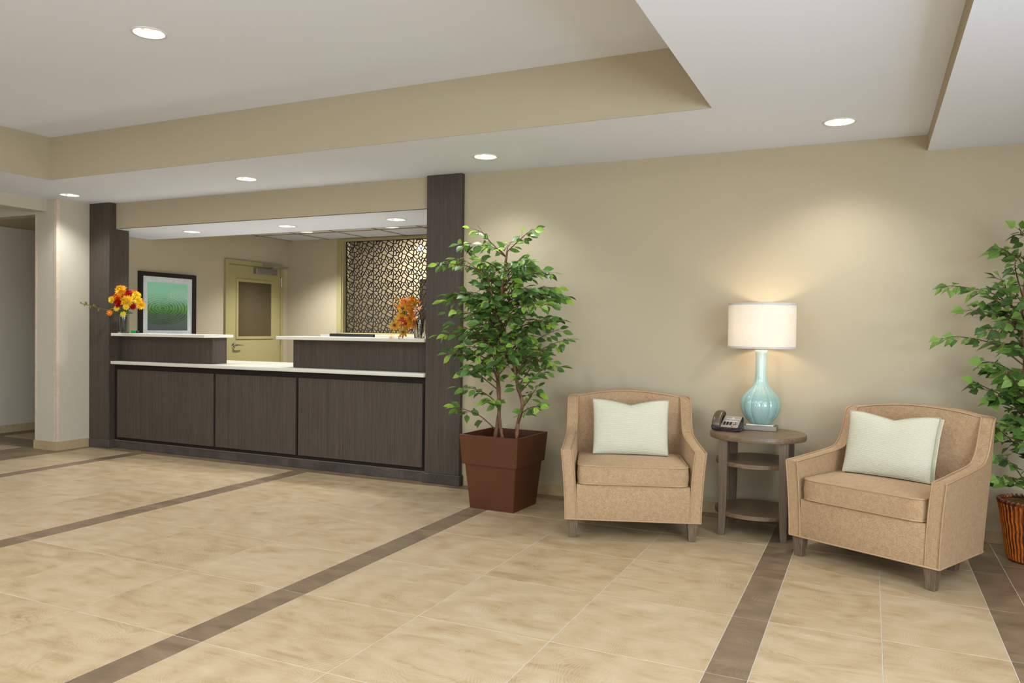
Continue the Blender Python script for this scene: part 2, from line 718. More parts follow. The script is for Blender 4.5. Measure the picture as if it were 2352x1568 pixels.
# brown and cream courses towards the hall on the left
for r1, r0 in ((4.84, 4.235), (4.235, 3.63)):
    tile(-7.13, -6.98, r0, r1, 'tile_brown')
    tile(-7.57, -7.13, r0, r1, 'tile_brown')
    tile(-7.89, -7.57, r0, r1, 'tile_cream')
    tile(-8.49, -7.89, r0, r1, 'tile_brown')
tile(-7.06, -6.98, 4.84, 5.19, 'tile_brown')
for x0, x1, mt in ((-7.89, -7.41, 'tile_brown'), (-8.49, -7.89, 'tile_brown'), (-8.72, -8.49, 'tile_brown')):
    tile(x0, x1, 4.84, 5.2, mt)
tile(-8.49, -7.89, 5.2, 5.6, 'tile_cream')
tile(-8.72, -8.49, 5.2, 5.6, 'tile_brown')
tile(-7.89, -7.41, 5.2, 5.6, 'tile_brown')
tile(-8.72, -7.41, 5.6, 6.2, 'tile_brown')
# the same floor carried on where the photograph does not look
bm = bmesh.new()
for i in range(-17, 6):
    for j in range(9):
        xa, ya = i * .6, 1.57 - .6 * (j + 1)
        if ya > -4.1:
            add_box(bm, xa + .0015, xa + .5985, ya + .0015, ya + .5985, -.006, 0)
tag(finish(bm, 'tile_field', 'tile_cream', fl, None, (-fl.location.x, -fl.location.y, -fl.location.z)), kind='stuff')


def struct(o):
    return tag(o, kind='structure')


def slab(name, boxes, mats, parent=None):
    """boxes: (x0,x1,y0,y1,z0,z1[,material index])"""
    bm = bmesh.new()
    for b in boxes:
        add_box(bm, *b[:6], b[6] if len(b) > 6 else 0)
    o = finish(bm, name, mats, parent)
    return struct(o) if parent is None else o


wall_back = slab('wall_back', [(-3.18, 2.6, WY, 5.405, 0, 2.55), (-6.90, -3.10, WY, 5.405, ZS + .006, 2.55)], 'wall_paint')
wall_right = slab('wall_right', [(2.5, 2.64, -4.1, 5.4, 0, .30), (2.5, 2.64, -4.1, 5.4, 2.05, 2.9), (2.5, 2.64, -4.1, -3.4, .30, 2.05), (2.5, 2.64, -1.8, -1.6, .30, 2.05),
                                 (2.5, 2.64, 0, .2, .30, 2.05), (2.5, 2.64, 1.8, 5.4, .30, 2.05)], 'wall_paint')
wall_left = slab('wall_left', [(-10.2, -10.06, -4.1, 6.5, 0, 2.9), (-8.86, -8.72, 4.97, 6.6, 0, 2.5)], 'wall_light')
wall_rear = slab('wall_rear', [(-10.2, 2.64, -4.1, -3.96, 0, .10), (-10.2, 2.64, -4.1, -3.96, 1.85, 2.9),
                               (-10.2, -5.4, -4.1, -3.96, .10, 1.85), (-3.8, -1.4, -4.1, -3.96, .10, 1.85),
                               (.2, 2.64, -4.1, -3.96, .10, 1.85)], 'wall_light')
wall_corner = slab('wall_corner', [(-7.39, -7.08, 4.85, 5.44, 0, 2.55)], 'wall_light')
wall_hall = slab('wall_hall', [(-10.1, -7.39, 4.85, 4.975, 2.28, 2.55), (-10.1, -8.86, 4.85, 4.97, 0, 2.28),
                               (-8.72, -7.39, 6.5, 6.6, 0, 2.5), (-7.39, -7.33, 5.44, 6.6, 0, 2.5)], 'wall_light')
wall_beam = slab('wall_beam', [(-7.41, -7.228, -3.96, 4.85, 2.302, 2.55)], 'wall_light')
wall_office = slab('wall_office', [(-7.33, -7.24, 5.41, 8.40, 0, 2.55), (-7.24, -6.32, 8.257, 8.40, 0, 2.55), (-3.6, -2.9, 8.257, 8.40, 0, 2.55),
                                   (-6.32, -3.6, 8.257, 8.40, 0, 1.135), (-6.32, -3.6, 8.257, 8.40, 2.352, 2.55),
                                   (-2.99, -2.9, 5.41, 8.257, 0, 2.55)], 'wall_paint')
wall_far = slab('wall_far', [(-8.6, -2.5, 9.75, 9.85, 0, 2.8), (-8.6, -8.5, 8.4, 9.75, 0, 2.8), (-2.6, -2.5, 8.4, 9.75, 0, 2.8)], 'wall_light')
slab('trim_1', [(-7.112, -7.078, 4.847, 4.8495, .085, 2.41), (-7.0795, -7.077, 4.847, 4.881, .085, 2.41)], 'corner_plastic')
slab('trim_2', [(-7.392, -7.37, 4.847, 4.8495, .085, 2.30)], 'corner_plastic')

# ---- ceilings, with real holes for the recessed lights
CANS = [  # x, y, z, label
    (-3.50, 2.908, ZT, 'round recessed ceiling light high in the raised ceiling tray'),
    (-0.183, 4.757, ZC, 'round recessed ceiling light above the armchairs and table lamp'),
    (-2.451, 4.789, ZC, 'round recessed ceiling light above the potted ficus'),
    (-4.623, 4.777, ZC, 'round recessed lobby ceiling light in front of the reception opening, above the desk middle'),
    (-6.754, 4.754, ZC, 'round recessed ceiling light beside the left dark column'),
    (-6.199, 5.665, ZS, 'small recessed light in the desk soffit above the framed picture'),
    (-4.98, 5.667, ZS, 'small recessed light in the desk soffit left of the lattice screen'),
    (-3.757, 5.654, ZS, 'small recessed light in the desk soffit next to the right dark column'),
    (-6.29, 7.50, ZO, 'recessed light in the office panel ceiling nearer the olive door'),
    (-5.04, 7.49, ZO, 'recessed light in the office panel ceiling before the lattice screen'),
]
CAN_R = .080


def holed(bm, x0, x1, y0, y1, z, cans, mi=0):
    """a horizontal sheet with a round hole at each can"""
    cans = [c for c in cans if x0 < c[0] < x1 and y0 < c[1] < y1]
    h = .14
    xs = sorted({x0, x1} | {c[0] - h for c in cans} | {c[0] + h for c in cans})
    ys = sorted({y0, y1} | {c[1] - h for c in cans} | {c[1] + h for c in cans})
    for xa, xb in zip(xs, xs[1:]):
        for ya, yb in zip(ys, ys[1:]):
            hit = [c for c in cans if xa < c[0] < xb and ya < c[1] < yb and xb - xa < .29 and yb - ya < .29]
            if not hit:
                bm.faces.new([bm.verts.new(p) for p in ((xa, ya, z), (xa, yb, z), (xb, yb, z), (xb, ya, z))]).material_index = mi
                continue
            c = hit[0]
            n = 32
            inn, outr = [], []
            for i in range(n):
                a = 2 * PI * i / n                           # every eighth point is a corner of the square
                ca, sa = math.cos(a), math.sin(a)
                inn.append(bm.verts.new((c[0] + CAN_R * ca, c[1] + CAN_R * sa, z)))
                k = 1 / max(abs(ca), abs(sa))
                px = c[0] + ca * k * h
                py = c[1] + sa * k * h
                outr.append(bm.verts.new((min(max(px, xa), xb), min(max(py, ya), yb), z)))
            for i in range(n):
                bm.faces.new((inn[i], outr[i], outr[(i + 1) % n], inn[(i + 1) % n])).material_index = mi


def ceiling_obj(name, rects, mats):
    bm = bmesh.new()
    for r in rects:
        holed(bm, *r[:5], CANS if len(r) < 6 else [], 0)
    me = bpy.data.meshes.new(name)
    bm.to_mesh(me)
    bm.free()
    me.materials.append(MATS[mats])
    return struct(link(name, me))


cans_keep = CANS
LOBBY = [c for c in CANS if c[2] == ZC]
CANS = LOBBY
ceiling = ceiling_obj('ceiling', [(-10.2, 2.64, TY1, WY, ZC), (-10.2, TX0, -4.1, TY1, ZC), (TX1, 2.64, -4.1, TY1, ZC), (TX0, TX1, -4.1, TY0, ZC)], 'ceiling_paint')
CANS = [c for c in cans_keep if c[2] == ZT]
ceiling_tray = ceiling_obj('ceiling_tray', [(TX0 - .02, TX1 + .02, TY0 - .02, TY1 + .02, ZT)], 'ceiling_paint')
CANS = [c for c in cans_keep if c[2] == ZS]
ceiling_desk = ceiling_obj('ceiling_desk', [(-7.24, -2.99, WY, 6.06, ZS + .001)], 'ceiling_paint')
CANS = cans_keep
slab('wall_soffit', [(-7.24, -2.99, 6.05, 6.07, ZS, 2.5)], 'wall_paint')
slab('wall_tray', [(TX0 - .03, TX0, TY0, TY1, ZC + .001, ZT), (TX1, TX1 + .03, TY0, TY1, ZC + .001, ZT),
                   (TX0 - .03, TX1 + .03, TY1, TY1 + .03, ZC + .001, ZT), (TX0 - .03, TX1 + .03, TY0 - .03, TY0, ZC + .001, ZT)], 'wall_paint')
bm = bmesh.new()
fs = add_box(bm, .288, 2.5, -3.96, WY, 2.319, 2.45)
fs[0].material_index = 1
struct(finish(bm, 'ceiling_soffit', ['wall_paint', 'ceiling_paint']))
slab('ceiling_hall', [(-8.72, -7.39, 4.97, 6.5, 2.283, 2.4)], 'wall_paint')
slab('ceiling_far', [(-8.6, -2.5, 8.4, 9.85, 2.62, 2.7)], 'ceiling_paint')
# roof above the lobby, so that no outside light falls in around the sheets
slab('ceiling_roof', [(-10.3, 2.8, -4.2, 10.0, 2.95, 3.05)], 'ceiling_paint')

# office ceiling of lay-in panels hung in a grid
bm = bmesh.new()
gx = [-7.24, -7.17, -6.555, -5.945, -5.325, -4.715, -4.105, -3.495, -2.99]
gy = [6.07, 6.43, 7.04, 7.65, 8.257]
for xg in gx[1:-1]:
    add_box(bm, xg - .012, xg + .012, 6.07, 8.257, ZO - .001, ZO + .02)
for yg in gy[1:-1]:
    add_box(bm, -7.24, -2.99, yg - .012, yg + .012, ZO - .001, ZO + .02)
ceiling_office = struct(finish(bm, 'ceiling_office', 'grout_dark'))
for xa, xb in zip(gx, gx[1:]):
    for ya, yb in zip(gy, gy[1:]):
        bm = bmesh.new()
        cc = [c for c in cans_keep if c[2] == ZO and xa < c[0] < xb and ya < c[1] < yb]
        if cc:
            holed(bm, xa + .004, xb - .004, ya + .004, yb - .004, ZO + .004, cc)
            for v in bm.verts:
                v.co -= Vector(((xa + xb) / 2, (ya + yb) / 2, ZO))
            me = bpy.data.meshes.new('ceiling_panel')
            bm.to_mesh(me)
            bm.free()
            me.materials.append(MATS['acoustic'])
            o = link('ceiling_panel', me, ceiling_office)
            o.location = ((xa + xb) / 2, (ya + yb) / 2, ZO)
        else:
            bm.free()
            box('ceiling_panel', xa + .004, xb - .004, ya + .004, yb - .004, ZO + .003, ZO + .018, 'acoustic', ceiling_office)

# ---- tiled skirtings
bb = struct(box('baseboard_back', -2.85, 2.5, 5.2565, WY, 0, .072, 'grout'))
x = -2.85
while x < 2.4:
    w = min(.6, 2.5 - x)
    o = box('tile', x + .001, x + w - .001, 5.253, 5.2625, .0005, .075, 'tile_skirting')
    o.parent = bb
    o.location -= bb.location
    x += w
bl = struct(box('baseboard_left', -7.40, -7.072, 4.842, 4.8495, 0, .081, 'grout'))
for (x0, x1, y0, y1) in ((-7.402, -7.068, 4.838, 4.8485), (-7.0775, -7.066, 4.8385, 5.19)):
    o = box('tile', x0, x1, y0, y1, .0005, .084, 'tile_skirting')
    o.parent = bl
    o.location -= bl.location
bh = struct(box('baseboard_hall', -8.72, -8.715, 4.97, 6.5, 0, .08, 'grout'))
for k in range(3):
    o = box('tile', -8.719, -8.708, 4.97 + .5 * k, 5.468 + .5 * k, .0005, .085, 'tile_skirting')
    o.parent = bh
    o.location -= bh.location

# ------------------------------------------------------------------ recessed downlights
def downlight(x, y, z, label, power, big=1.0):
    t = empty('downlight', (x, y, z), 0, label, 'ceiling light', 'recessed ceiling lights')
    k = CAN_R
    bm = bmesh.new()
    add_lathe(bm, [(k * .985, 0), (k * .99, -.003), (k * 1.10, -.0045), (k * 1.15, -.001), (k * 1.15, 0)], 40, None, False, False)
    finish(bm, 'trim_ring', 'ring_white', t, 60)
    bm = bmesh.new()
    add_lathe(bm, [(k * .985, -.002), (k * .97, .012), (k * .93, .030), (k * .85, .048), (k * .72, .058)], 40, lambda a, q: 1 + .012 * math.cos(16 * a), False, False)
    finish(bm, 'reflector', 'reflector', t, 60)
    lathe('lamp_lens', [(k * .72, .0582), (k * .45, .055), (.004, .054)], 'bulb_glow', t, 32, None, False, True)
    l = bpy.data.lights.new('downlight_beam', 'SPOT')
    l.energy = power
    l.color = WARM
    l.spot_size = math.radians(118)
    l.spot_blend = 1.0
    l.shadow_soft_size = .05
    o = bpy.data.objects.new('downlight_beam', l)
    COL.objects.link(o)
    o.parent = t
    o.location = (0, 0, .012)
    return t


for i, c in enumerate(CANS):
    p = SPOT_W if c[2] in (ZC, ZT) else (60.0 if c[2] == ZS else 180.0)
    if c[2] == ZT:
        p *= 1.25
    downlight(*c, p)
# the lobby's other ceiling lights, out of the photograph's frame
for (x, y, z) in ((-3.5, .9, ZT), (-3.5, -1.2, ZT), (-5.3, .6, ZT), (-5.3, 2.2, ZT), (-1.7, .2, ZT), (-1.7, 1.6, ZT), (.0, 1.3, ZC), (.0, -.8, ZC), (-7.2, 1.8, ZC), (1.5, .6, 2.319), (1.5, 2.6, 2.319)):
    area('lobby_ceiling_light', (x, y, z - .02), (0, 0, 0), .5, .5, LOBBY_W, WARM)
# lamps of the room behind the lattice
for (x, y) in ((-5.9, 9.1), (-4.6, 9.1)):
    area('far_room_lamp', (x, y, 2.58), (0, 0, 0), .5, .3, 26, (1, .9, .72))

# ------------------------------------------------------------------ reception
def column(name, x0, x1, y0, y1, z1, label):
    t = empty(name, ((x0 + x1) / 2, y0, 0), 0, label, 'column')
    cx = (x0 + x1) / 2
    bm = bmesh.new()
    add_box(bm, x0 - cx, x1 - cx, 0, y1 - y0, .08, z1, 0, .002, 1)
    finish(bm, 'cladding', 'laminate', t, 35)
    bm = bmesh.new()
    add_box(bm, x0 - cx - .012, x1 - cx + .012, -.012, min(y1, WY) - y0 - .002, 0, .08, 0, .003, 1)
    finish(bm, 'base_tile', 'tile_slate', t, 35)
    return t


column('clad_column', -3.182, -2.872, 5.217, 5.403, ZC - .001, 'tall dark wood-clad column behind the potted ficus, right end of the desk')
# left column: full height in front of the header, deeper below the soffit
t = empty('clad_column', (-6.93, 5.19, 0), 0, 'tall dark wood-clad column at the left end of the reception desk', 'column')
bm = bmesh.new()
add_box(bm, -.145, .145, 0, .074, .08, ZC - .001)
add_box(bm, -.145, .145, .074, .219, .08, ZS - .001)
finish(bm, 'cladding', 'laminate', t)
bm = bmesh.new()
add_box(bm, -.137, .157, -.012, .06, 0, .08, 0, .003, 1)
finish(bm, 'base_tile', 'tile_slate', t, 35)

desk = empty('reception_desk', (-4.98, 5.25, 0), 0, 'long dark wood reception desk front with three flat panels', 'desk')
DX0, DX1 = -6.785, -3.184


def dbox(name, x0, x1, y0, y1, z0, z1, mat, parent=desk, bev=.0015):
    o = box(name, x0, x1, y0, y1, z0, z1, mat, None, bev, 1)
    o.parent = parent
    o.location -= parent.location
    return o


dbox('carcass', DX0, DX1, 5.252, 5.60, .002, .829, 'reveal_dark', desk, 0)
for x0, x1 in ((-6.711, -5.440), (-5.412, -4.485), (-4.454, -3.212)):
    dbox('panel', x0, x1, 5.222, 5.2515, .113, .779, 'laminate')
xs = [DX0, -6.367, -5.767, -5.168, -4.572, -3.974, -3.376, DX1]
for a, b in zip(xs, xs[1:]):
    dbox('base_tile', a + .001, b - .001, 5.238, 5.2515, .001, .075, 'tile_slate')
dbox('base_cap', DX0, DX1, 5.2415, 5.2515, .0755, .080, 'grout_dark', desk, 0)

tag(box('counter_slab', DX0 + .005, DX1 - .002, 5.20, 6.03, .8295, .860, 'quartz', None, .003, 2), 'long cream stone lower counter running the length of the desk', 'countertop')

for (x0, x1, bx0, bx1, lab) in ((-6.776, -5.528, -6.776, -5.545, 'short raised ledge with cream top on the left, carrying yellow flowers'),
                                (-4.687, -3.186, -4.597, -3.186, 'longer raised ledge with cream top on the right, carrying autumn leaves')):
    t = empty('transaction_ledge', ((x0 + x1) / 2, 5.38, .8605), 0, lab, 'counter ledge')
    dbox('ledge_body', bx0, bx1, 5.32, 5.49, .8605, 1.1055, 'laminate', t)
    dbox('ledge_top', x0, x1, 5.20, 5.556, 1.106, 1.135, 'quartz', t, .003)

# office: credenza under the lattice window
t = empty('credenza', (-4.9, 8.0, 0), 0, 'low back-office cabinet with white top under the lattice screen', 'cabinet')
dbox('cabinet_body', -6.25, -3.3, 7.80, 8.25, 0, 1.085, 'reveal_dark', t, 0)
dbox('cabinet_top', -6.28, -3.28, 7.77, 8.255, 1.0855, 1.122, 'quartz', t)

t = empty('computer_monitor', (-4.33, 5.80, .8605), 0, 'black computer monitor seen just above the right ledge', 'monitor')
bm = bmesh.new()
add_box(bm, -.245, .245, -.012, .022, .02, .298, 0, .006, 2)
finish(bm, 'screen_case', 'monitor_black', t, 35)
bm = bmesh.new()
add_box(bm, -.232, .232, .0222, .0232, .035, .286)
finish(bm, 'screen_panel', 'screen_black', t)
bm = bmesh.new()
add_box(bm, -.03, .03, -.05, -.012, .0, .12)
add_box(bm, -.11, .11, -.09, .08, 0, .012, 0, .004, 1)
finish(bm, 'stand', 'monitor_black', t)

t = empty('tape_dispenser', (-6.715, 5.43, 1.1355), 0, 'small green desk item on the left ledge between vase and picture', 'stationery')
bm = bmesh.new()
add_box(bm, -.045, .02, -.018, .018, 0, .024, 0, .004, 2)
finish(bm, 'body', 'green_plastic', t, 35)
bm = bmesh.new()
add_lathe(bm, [(.010, -.014), (.012, -.012), (.012, .012), (.010, .014)], 20)
for v in bm.verts:
    v.co = Vector((v.co.x + .034, v.co.z, v.co.y + .0122))
finish(bm, 'roll', 'dark_plastic', t, 40)

# ---- olive office door in the left office wall (x = -7.24)
XD = -7.24
door = struct(empty('door_1', (XD, 7.635, 0)))


def pd(name, y0, y1, z0, z1, d0, d1, mat, parent=door, bev=.001):
    """piece on the wall x = XD, d = distance out from the wall"""
    o = box(name, XD + d0, XD + d1, y0, y1, z0, z1, mat, None, bev, 1)
    off = Vector(door.location)
    if parent is not door:
        off += Vector(parent.location)
    o.parent = parent
    o.location -= off
    return o


pd('door_frame', 7.117, 7.172, 0, 1.99, 0, .03, 'door_olive')
pd('door_frame', 8.098, 8.145, 0, 1.99, 0, .03, 'door_olive')
pd('door_frame', 7.117, 8.145, 1.9905, 2.044, 0, .03, 'door_olive')
leaf = pd('door_leaf', 7.178, 8.094, .01, 1.984, .0, .016, 'door_olive')
pd('vision_pane', 7.332, 7.918, 1.088, 1.777, .0162, .0175, 'vision_dark')
for (y0, y1, z0, z1) in ((7.297, 7.331, 1.052, 1.812), (7.919, 7.953, 1.052, 1.812), (7.3315, 7.9185, 1.052, 1.0875), (7.3315, 7.9185, 1.7775, 1.812)):
    pd('glazing_bead', y0, y1, z0, z1, .0162, .026, 'door_olive')
pd('closer_body', 7.60, 7.985, 1.895, 1.968, .0162, .07, 'closer_metal', door, .004)
bm = bmesh.new()
o_ = Vector((XD, 7.635, 0))
add_tube(bm, [Vector((XD + .05, 7.86, 1.972)) - o_, Vector((XD + .16, 8.08, 2.0)) - o_], .008, 6)
add_tube(bm, [Vector((XD + .16, 8.08, 2.0)) - o_, Vector((XD + .035, 7.76, 2.02)) - o_], .008, 6)
add_tube(bm, [Vector((XD + .16, 8.08, 1.985)) - o_, Vector((XD + .16, 8.08, 2.02)) - o_], .012, 8)
finish(bm, 'closer_arm', 'closer_metal', door, 50)
for z0 in (1.75, .98, .25):
    pd('hinge', 8.092, 8.106, z0, z0 + .118, .0165, .034, 'chrome')
bm = bmesh.new()
add_lathe(bm, [(.034, 0), (.034, .006), (.028, .010), (.012, .012), (.012, .05)], 24)
for v in bm.verts:
    v.co = Vector((v.co.z + .0165, v.co.x, v.co.y))
hb = finish(bm, 'handle', 'chrome', door, 40)
hb.location = (0, 7.262 - 7.635, .978)
tube('lever', [(.060, 0, 0), (.066, .03, 0), (.066, .08, -.002), (.060, .12, -.003)], [.010, .009, .008, .007], 'chrome', hb, 8)

# ---- framed print on the office wall
t = empty('framed_picture', (XD, 6.27, 1.117), 0, 'black framed print of green water ripples behind the left ledge', 'picture')
FY, FZ = .389, .688


def pp(name, y0, y1, z0, z1, d0, d1, mat):
    bm = bmesh.new()
    add_box(bm, d0, d1, y0, y1, z0, z1)
    return finish(bm, name, mat, t)


fw = .048
pp('frame_rail', -FY, FY, FZ - fw, FZ, .001, .03, 'frame_black')
pp('frame_rail', -FY, FY, -.05, fw - .05, .001, .03, 'frame_black')
pp('frame_rail', -FY, -FY + fw, fw - .05, FZ - fw, .001, .03, 'frame_black')
pp('frame_rail', FY - fw, FY, fw - .05, FZ - fw, .001, .03, 'frame_black')
pp('mat_board', -FY + fw, FY - fw, fw - .05, FZ - fw, .001, .012, 'mat_board')
o = pp('print', 0, .545, 0, .535, 0, .002, 'ripple_print')
o.location = (.0125, -.271, .042)

# ---- lattice screen in the office window
win = struct(empty('window_1', (-4.96, 8.257, 1.135)))


def wbox(name, x0, x1, y0, y1, z0, z1, mat):
    o = box(name, x0, x1, y0, y1, z0, z1, mat, None, .001, 1)
    o.parent = win
    o.location -= win.location
    return o


wbox('window_frame', -6.395, -6.325, 8.235, 8.262, 1.135, 2.374, 'door_olive')
wbox('window_frame', -6.325, -3.6, 8.235, 8.262, 2.345, 2.374, 'door_olive')
wbox('window_frame', -6.325, -3.6, 8.235, 8.262, 1.120, 1.145, 'door_olive')
wbox('window_reveal', -6.3245, -6.315, 8.262, 8.40, 1.135, 2.352, 'door_olive')


def clip(poly, nx, nz, c):
    """keep n.p <= c"""
    out = []
    for i in range(len(poly)):
        a, b = poly[i], poly[(i + 1) % len(poly)]
        da, db = nx * a[0] + nz * a[1] - c, nx * b[0] + nz * b[1] - c
        if da <= 0:
            out.append(a)
        if (da < 0 < db) or (db < 0 < da):
            k = da / (da - db)
            out.append((a[0] + (b[0] - a[0]) * k, a[1] + (b[1] - a[1]) * k))
    return out


def offset_in(poly, d):
    """shrink a convex polygon by d"""
    area2 = sum(poly[i][0] * poly[(i + 1) % len(poly)][1] - poly[(i + 1) % len(poly)][0] * poly[i][1] for i in range(len(poly)))
    q = poly[:]
    for i in range(len(poly)):
        a, b = poly[i], poly[(i + 1) % len(poly)]
        ex, ez = b[0] - a[0], b[1] - a[1]
        ln = math.hypot(ex, ez)
        if ln < 1e-6:
            continue
        nx, nz = ez / ln, -ex / ln
        if area2 < 0:
            nx, nz = -nx, -nz
        q = clip(q, nx, nz, nx * a[0] + nz * a[1] - d)
        if len(q) < 3:
            return []
    return q


def lattice(bm, x0, x1, z0, z1, y0, y1):
    rnd = random.Random(46)
    PW, PH = .305, .152
    pts = []
    tries = 0
    while len(pts) < 18 and tries < 6000:
        tries += 1
        p = (rnd.random() * PW, rnd.random() * PH)
        dmin = (.027 if len(pts) < 8 else .0165) if tries < 3000 else .014
        ok = True
        for q in pts:
            for ox in (-PW, 0, PW):
                for oz in (-PH, 0, PH):
                    if math.hypot((p[0] - q[0] - ox) * 1.2, (p[1] - q[1] - oz) * .72) < dmin:
                        ok = False
        if ok:
            pts.append(p)
    big = [(p[0] + ox * PW, p[1] + oz * PH) for p in pts for ox in (-1, 0, 1) for oz in (-1, 0, 1)]
    cells = []
    for p in pts:
        poly = [(p[0] - .1, p[1] - .1), (p[0] + .1, p[1] - .1), (p[0] + .1, p[1] + .1), (p[0] - .1, p[1] + .1)]
        for q in big:
            dx, dz = q[0] - p[0], q[1] - p[1]
            if abs(dx) + abs(dz) < 1e-9:
                continue
            poly = clip(poly, dx, dz, dx * (p[0] + q[0]) / 2 + dz * (p[1] + q[1]) / 2)
        cells.append(poly)
    for i in range(int((x1 - x0) / PW) + 2):
        for j in range(-1, int((z1 - z0) / PH) + 2):
            for poly in cells:
                P = [(a + x0 + i * PW, b + z0 + j * PH + .0) for a, b in poly]
                for nx, nz, c in ((1, 0, x1), (-1, 0, -x0), (0, 1, z1), (0, -1, -z0)):
                    P = clip(P, nx, nz, c) if len(P) >= 3 else []
                if len(P) < 3:
                    continue
                Q = offset_in(P, .0050)
                fo = [bm.verts.new((a, y0, b)) for a, b in P]
                if len(Q) < 3 or len(Q) != len(P):
                    Q2 = Q if len(Q) >= 3 else None
                    if not Q2:
                        bm.faces.new(fo)
                        bm.faces.new([bm.verts.new((a, y1, b)) for a, b in P])
                        continue
                    # resample the inner ring so that it matches the outer one
                    cx = sum(a for a, b in Q2) / len(Q2)
                    cz = sum(b for a, b in Q2) / len(Q2)
                    R = []
                    for a, b in P:
                        dx, dz = a - cx, b - cz
                        best = 1.0
                        for k in range(len(Q2)):
                            u, v = Q2[k], Q2[(k + 1) % len(Q2)]
                            ex, ez = v[0] - u[0], v[1] - u[1]
                            den = dx * ez - dz * ex
                            if abs(den) < 1e-12:
                                continue
                            tt = ((u[0] - cx) * ez - (u[1] - cz) * ex) / den
                            ss = ((u[0] - cx) * dz - (u[1] - cz) * dx) / den
                            if tt > 0 and -1e-6 <= ss <= 1 + 1e-6:
                                best = min(best, tt)
                        R.append((cx + dx * best, cz + dz * best))
                    Q = R
                fi = [bm.verts.new((a, y0, b)) for a, b in Q]
                bi = [bm.verts.new((a, y1, b)) for a, b in Q]
                bo = [bm.verts.new((a, y1, b)) for a, b in P]
                n = len(P)
                for k in range(n):
                    k2 = (k + 1) % n
                    bm.faces.new((fo[k], fo[k2], fi[k2], fi[k]))
                    bm.faces.new((fi[k], fi[k2], bi[k2], bi[k]))
                    bm.faces.new((bo[k2], bo[k], bi[k], bi[k2]))


t = empty('lattice_screen', (-4.96, 8.335, 1.146), 0, 'black pebble-pattern cut metal screen filling the office window', 'screen')
bm = bmesh.new()
lattice(bm, -6.31, -3.61, 1.147, 2.344, 8.328, 8.338)
for v in bm.verts:
    v.co -= Vector(t.location)
me = bpy.data.meshes.new('screen_sheet')
bm.to_mesh(me)
bm.free()
me.materials.append(MATS['screen_black'])
link('screen_sheet', me, t)
bm = bmesh.new()
for b in ((-6.314, -6.302, 8.324, 8.342, 1.146, 2.345), (-6.314, -3.605, 8.324, 8.342, 2.338, 2.345), (-6.314, -3.605, 8.324, 8.342, 1.146, 1.152)):
    add_box(bm, *b)
for v in bm.verts:
    v.co -= Vector(t.location)
finish(bm, 'screen_border', 'screen_black', t)
o = wbox('window_pane', -6.31, -3.61, 8.370, 8.374, 1.146, 2.344, 'pane_glass')
# a lit globe lamp and a dark cabinet in the room behind
t = empty('pendant_lamp', (-5.90, 9.50, 2.62), 0, 'bright pendant lamp glimpsed through the lattice screen near its top right', 'pendant lamp')
lathe('globe', [(.01, -.31), (.035, -.305), (.055, -.28), (.055, -.25), (.03, -.22), (.01, -.21)], 'pendant_glow', t, 24)
lathe('rod', [(.006, -.21), (.006, 0)], 'chrome', t, 8)
t = empty('dark_cabinet', (-5.55, 9.6, 0), 0, 'tall dark cabinet glimpsed through the lattice screen at its right', 'cabinet')
bm = bmesh.new()
add_box(bm, -.34, .34, -.12, .12, 0, 1.92, 0, .004, 1)
finish(bm, 'cabinet_body', 'reveal_dark', t, 35)
bm = bmesh.new()
for s in (-1, 1):
    add_box(bm, min(s * .01, s * .32), max(s * .01, s * .32), -.128, -.1205, .04, 1.88)
finish(bm, 'cabinet_door', 'laminate', t)


# ------------------------------------------------------------------ armchairs
def chair_height(y):
    return interp(y, [(0, .519), (.12, .527), (.24, .537), (.33, .546), (.38, .555), (.415, .572), (.44, .605), (.455, .65), (.468, .715), (.478, .766)])


